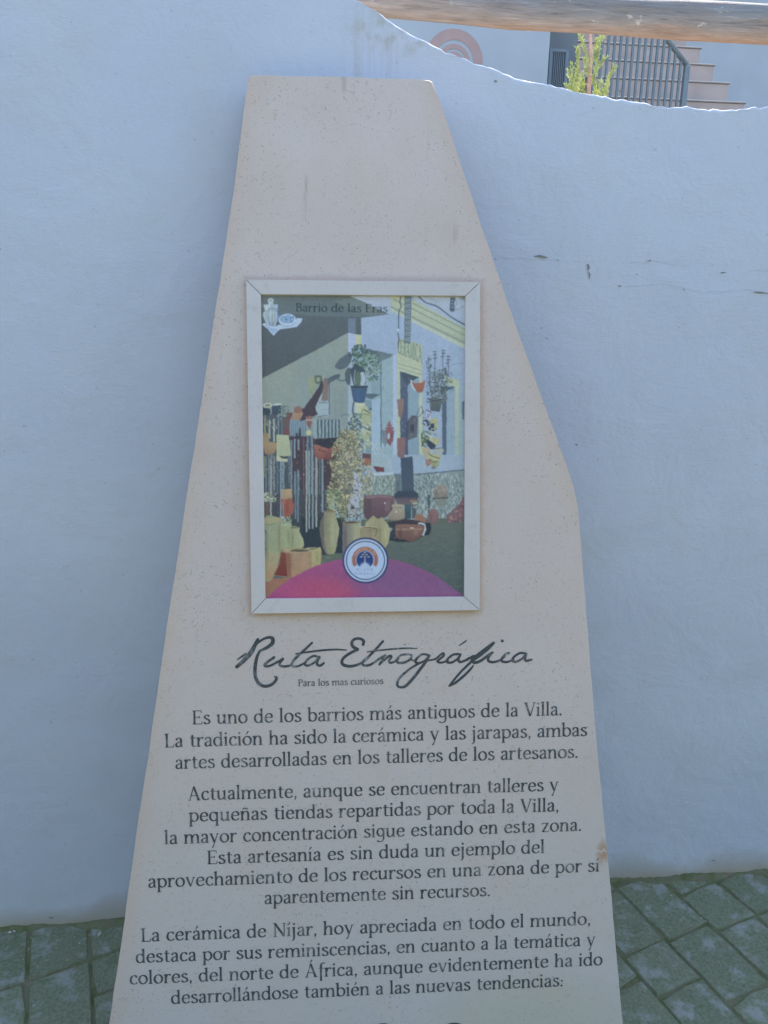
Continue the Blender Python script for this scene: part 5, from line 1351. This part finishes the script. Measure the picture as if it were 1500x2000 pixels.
YH = 6.2
xe = bp(1072, 120, YH)[0]
house, ho = bthing('white_house', xe - 3, YH, 1.62, 'white house wall with a brown concentric arch mural, above the curved wall', 'house')
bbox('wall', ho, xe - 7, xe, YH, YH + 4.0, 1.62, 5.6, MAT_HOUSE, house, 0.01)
bbox('roof', ho, xe - 7.1, xe + 0.1, YH - 0.1, YH + 4.1, 5.602, 5.75, MAT_STEP, house, 0.01)
mc = bp(886, 119, YH); pxm = abs(bp(886, 119, YH)[0] - bp(887, 119, YH)[0])
for r1, r0 in [(57, 38.6), (31.6, 23.6), (18.6, 0)]:
    V, Fc = [], []
    for i in range(49):
        a = math.pi * (i / 48.0) * 1.0
        for rr in (r1, r0): V.append(((mc[0] - ho[0]) + rr * pxm * math.cos(a), -0.004, (mc[1] - ho[2]) + rr * pxm * math.sin(a) - 3 * pxm))
    for i in range(48): Fc.append((2 * i, 2 * i + 1, 2 * i + 3, 2 * i + 2))
    mesh_obj('mural_arch', V, Fc, MAT_MURAL, house)

# passage wall behind the gate
xa, xb = bp(1060, 120, 7.4)[0], bp(1168, 120, 7.4)[0]
ps, po = bthing('passage_wall', xe + .02, 6.55, 1.62, 'wall coloured grey-blue for the shade at the back of the passage left of the stairs', 'wall')
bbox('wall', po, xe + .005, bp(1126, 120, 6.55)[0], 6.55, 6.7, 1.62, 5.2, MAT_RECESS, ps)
# gate
YG = 6.25
gx0, gz1 = bp(1072.5, 95, YG); gx1, _ = bp(1110, 95, YG)
gate, go = bthing('screen_gate', gx0, YG, 1.62, 'low dark mesh gate beside the corner of the white house', 'gate')
bbox('screen', go, gx0 + .03, gx1 - .02, YG, YG + .01, 1.7, gz1 - .02, MAT_MESHG, gate)
bbox('frame_bar', go, gx0 + .004, gx0 + .03, YG - .01, YG + .02, 1.62, gz1, MAT_METAL, gate)
bbox('frame_bar', go, gx1 - .02, gx1 + .005, YG - .01, YG + .02, 1.62, gz1, MAT_METAL, gate)
bbox('frame_bar', go, gx0 + .03, gx1 - .02, YG - .01, YG + .02, gz1 - .02, gz1, MAT_METAL, gate)
for k in range(1, 7):
    x = gx0 + .03 + (gx1 - gx0 - .05) * k / 7
    bbox('wire', go, x - .003, x + .003, YG - .008, YG - .002, 1.7, gz1 - .02, MAT_RECESS, gate)
# stairs
x_r = 3.57
x_l = bp(1126, 120, 6.55)[0] + .006
st, so_ = bthing('outdoor_staircase', x_l, 6.0, 1.62, 'flight of wide tiled outdoor steps rising behind the railing', 'stairs')
ztop = [2.994, 3.196, 3.394, 3.593]
d_ = 0.199
zt = [ztop[0] - d_ * k for k in (6, 5, 4, 3, 2, 1)] + ztop + [ztop[-1] + d_ * k for k in (1, 2, 3, 4)]
yt = [6.0 - .265 * k for k in (6, 5, 4, 3, 2, 1)] + [6.0, 6.27, 6.53, 6.79] + [6.79 + .265 * k for k in (1, 2, 3, 4)]
for z, y in zip(zt, yt):
    if z < 1.66: continue
    stp = bbox('step', so_, x_l, x_r - .012, y + .012, 8.3, z - d_ - .03, z - .014, MAT_STEP, st)
    bbox('tread', so_, x_l - .005, x_r, y, y + .31, z - .012, z, MAT_NOSE, stp, 0.003)
# wall to the right behind the stairs
hw, hwo = bthing('white_side_wall', x_r, 8.4, 1.62, 'plain white wall to the right behind the tiled steps', 'wall')
bbox('wall', hwo, x_l - .2, x_r + 9, 8.4, 8.6, 1.62, 4.58, MAT_HOUSE, hw)
bbox('wall', hwo, bp(1478, 20, 8.4)[0], x_r + 9, 8.4, 8.6, 4.582, 6.4, MAT_HOUSE, hw)
bbox('coping', hwo, bp(1394, 0, 8.35)[0], bp(1478, 20, 8.4)[0] - .004, 8.36, 8.64, 4.582, 4.9, MAT_HOUSE, hw)
# railing
YR = 5.5
px1, pz1 = bp(1342, 128, YR)
rl, ro = bthing('stair_railing', px1, YR, 1.62, 'dark blue-grey metal railing with vertical bars and sloping handrail before the steps', 'railing')
pl, pr = bp(1338, 150, YR)[0], bp(1348, 150, YR)[0]
bbox('post', ro, px1 - .018, px1 + .018, YR - .018, YR + .018, 1.62, pz1, MAT_METAL, rl, .003)
hx, hz = bp(1302, 76, YR)
slope = (hz - pz1) / (hx - px1)
ux = px1 - 3 * (px1 - hx); uz = pz1 + slope * (ux - px1)
V, Fc = tube_geo([(px1 - ro[0], 0, pz1 - ro[2]), (ux - ro[0], 0, uz - ro[2])], [.017, .017], 10)
mesh_obj('handrail', V, Fc, MAT_METAL, rl, smooth=True)
tx = ux - 1.2
V, Fc = tube_geo([(ux - ro[0], 0, uz - ro[2]), (tx - ro[0], 0, uz - ro[2])], [.017, .017], 10)
mesh_obj('handrail', V, Fc, MAT_METAL, rl, smooth=True)
xbars = [bp(x, 140, YR)[0] for x in np.linspace(1160, 1328, 15)]
first = None
for x in xbars:
    zt_ = min(uz, pz1 + slope * (x - px1)) if x > ux else uz
    o = bbox('bar', ro, x - .0075, x + .0075, YR - .0075, YR + .0075, 1.72, zt_ - .012, MAT_METAL, rl)
bbox('bottom_rail', ro, tx, px1 - .018, YR - .012, YR + .012, 1.69, 1.72, MAT_METAL, rl)

# conifer sprig
m, nt, b = new_mat('conifer_leaf', 0.6, 0.2)
oi = coords(nt)
col = ramp(nt, noise(nt, oi, 60, 3), [(0.3, (0.42, 0.48, 0.19)), (0.55, (0.62, 0.66, 0.32)), (0.75, (0.74, 0.74, 0.42))])
nt.links.new(col, b.inputs['Base Color'])
tr = nt.nodes.new('ShaderNodeBsdfTranslucent'); nt.links.new(col, tr.inputs[0])
mx = nt.nodes.new('ShaderNodeMixShader'); mx.inputs[0].default_value = 0.5
nt.links.new(b.outputs[0], mx.inputs[1]); nt.links.new(tr.outputs[0], mx.inputs[2])
nt.links.new(mx.outputs[0], nt.nodes['Material Output'].inputs['Surface'])
MAT_LEAF = m
MAT_BARK = simple_mat('conifer_stem', (0.55, 0.33, 0.26), 0.8, 0.2, 60)
YC = 2.6
CA = np.array([0, 1.0, 0])
def cp(x, y, dy=0.0): return hit(x, y, np.array([0, YC + dy, 0]), CA)
base_w = cp(1150, 300)
con = thing('young_conifer', Matrix.Translation(Vector(base_w)), 'small yellow-green young conifer with a reddish stem poking above the wall', 'shrub')
def crop7(x, y): return (1000 + x / 5.0, y / 5.0)
tr_pts = [crop7(735, 1600), crop7(745, 1200), crop7(748, 900), crop7(760, 720), crop7(772, 540), crop7(765, 330), crop7(762, 200), crop7(758, 100)]
P3 = [cp(*q) - base_w for q in tr_pts]
V, Fc = tube_geo(P3, [.009, .0075, .006, .0055, .005, .0045, .003, .001], 8)
mesh_obj('stem', V, Fc, MAT_BARK, con, smooth=True)
SPR = [[(740, 1250), (650, 1000), (600, 880), (615, 760), (640, 620), (638, 478)], [(640, 1000), (650, 870), (690, 715)], [(600, 1000), (575, 860), (550, 700)], [(600, 1050), (560, 900), (520, 835)],
 [(765, 720), (735, 560), (700, 450), (655, 345)], [(745, 760), (728, 660), (715, 590)], [(770, 1000), (815, 900), (800, 770), (835, 640), (905, 575)], [(775, 640), (825, 520), (850, 440), (882, 365)],
 [(800, 780), (820, 620), (835, 480)], [(800, 1250), (910, 980), (930, 820), (965, 730), (1005, 660)], [(760, 1100), (840, 960), (880, 900)], [(700, 1050), (700, 900), (690, 800)], [(760, 1150), (790, 1000), (810, 830)], [(770, 560), (800, 480), (830, 400)], [(620, 980), (640, 850), (655, 760)], [(590, 1000), (590, 820), (590, 640)], [(740, 900), (770, 820), (850, 650)], [(820, 1000), (850, 880), (870, 810)], [(900, 1000), (905, 900), (925, 830)],
 [(762, 300), (740, 200), (720, 120)], [(765, 280), (800, 200), (830, 100)], [(765, 250), (770, 120), (750, 20)]]
for sp_ in SPR:
    dy = random.uniform(-.05, .06)
    pts = cr_spline(sp_, 7)
    V, Fc = [], []
    P3 = []
    for i, q in enumerate(pts):
        t_ = i / (len(pts) - 1)
        P3.append(Vector(cp(1000 + q[0] / 5, q[1] / 5, dy * min(1, t_ * 2)) - base_w))
    tv, tf = tube_geo(P3, [.0022 * (1 - .7 * i / len(P3)) for i in range(len(P3))], 5)
    V += tv; Fc += tf
    def scale_leaf(p, d, L, w):
        s0 = len(V); a = d.orthogonal().normalized(); a.rotate(__import__('mathutils').Quaternion(d, random.uniform(0, 6.28))); c = d.cross(a)
        V.append(p); 
        for k in range(4):
            an = k * math.pi / 2
            V.append(p + d * L * .45 + (a * math.cos(an) + c * math.sin(an)) * w)
        V.append(p + d * L)
        for k in range(4):
            Fc.append((s0, s0 + 1 + k, s0 + 1 + (k + 1) % 4)); Fc.append((s0 + 5, s0 + 1 + (k + 1) % 4, s0 + 1 + k))
    for i in range(2, len(P3)):
        t = (P3[i] - P3[i - 1]); Ls = t.length; t.normalize()
        for rpt in range(3):
            p0 = P3[i - 1] + t * Ls * random.random()
            side = Vector((random.choice([-1, 1]) * random.uniform(.4, 1), random.uniform(-.8, .8), random.uniform(-.2, .3)))
            d = (t * random.uniform(.7, 1.3) + side * .75).normalized()
            L = random.uniform(.006, .018)
            n_sub = 2 if L > .012 else 1
            scale_leaf(p0, d, L, .0014)
            for _ in range(n_sub):
                d2 = (d + Vector((random.uniform(-.7, .7), random.uniform(-.7, .7), random.uniform(0, .7)))).normalized()
                scale_leaf(p0 + d * L * .5, d2, L * .7, .0012)
    scale_leaf(P3[-1], t, .012, .002)
    mesh_obj('spray', V, Fc, MAT_LEAF, con)

# unseen evergreen row added behind the camera to block low sky light
m, nt, b = new_mat('blocker_leaf', 0.6, 0.2)
v = coords(nt)
nt.links.new(ramp(nt, noise(nt, v, 3, 5), [(0.3, (0.028, 0.05, 0.02)), (0.7, (0.06, 0.09, 0.035))]), b.inputs['Base Color'])
MAT_BLOCKER = m
blocker_hedge = thing('blocker_hedge', Matrix.Translation(Vector((0, -4.2, -0.03))), 'added tall dark evergreen row, out of view, blocking low sky light from the white wall', 'blocker_hedge')
V, Fc = [], []
HN = 60
for i in range(HN):
    x = -9 + 18 * i / (HN - 1)
    for (y, z) in [(-.5, 0.25), (.42, 0.25), (.5, 1.2), (.46, 2.6), (.3, 3.35), (-.3, 3.4), (-.5, 2.6)]:
        V.append((x, y + rng.normal(0, .05), z + rng.normal(0, .07)))
for i in range(HN - 1):
    for k in range(7):
        k2 = (k + 1) % 7
        Fc.append((i * 7 + k, i * 7 + k2, (i + 1) * 7 + k2, (i + 1) * 7 + k))
for _ in range(16000):
    x = random.uniform(-9, 9); z = random.uniform(.15, 3.6); y = .5 + random.gauss(0, .08) if random.random() < .8 else random.uniform(-.5, .5)
    if y < .35: z = 3.35 + random.gauss(0, .12)
    d = Vector((random.gauss(0, 1), random.gauss(0, 1), random.gauss(0, 1))).normalized(); a = d.orthogonal().normalized()
    L = random.uniform(.04, .08); s0 = len(V); p_ = Vector((x, y, z))
    V += [p_, p_ + d * L * .5 + a * L * .3, p_ + d * L, p_ + d * L * .5 - a * L * .3]; Fc.append((s0, s0 + 1, s0 + 2, s0 + 3))
mesh_obj('blocker_foliage', V, Fc, MAT_BLOCKER, blocker_hedge)
for k in range(12):
    V, Fc = tube_geo([(-8.4 + 1.5 * k, 0, 0), (-8.4 + 1.5 * k + .05, .03, .6), (-8.35 + 1.5 * k, 0, 1.6)], [.05, .04, .03], 7)
    mesh_obj('blocker_trunk', V, Fc, MAT_BARK, blocker_hedge)
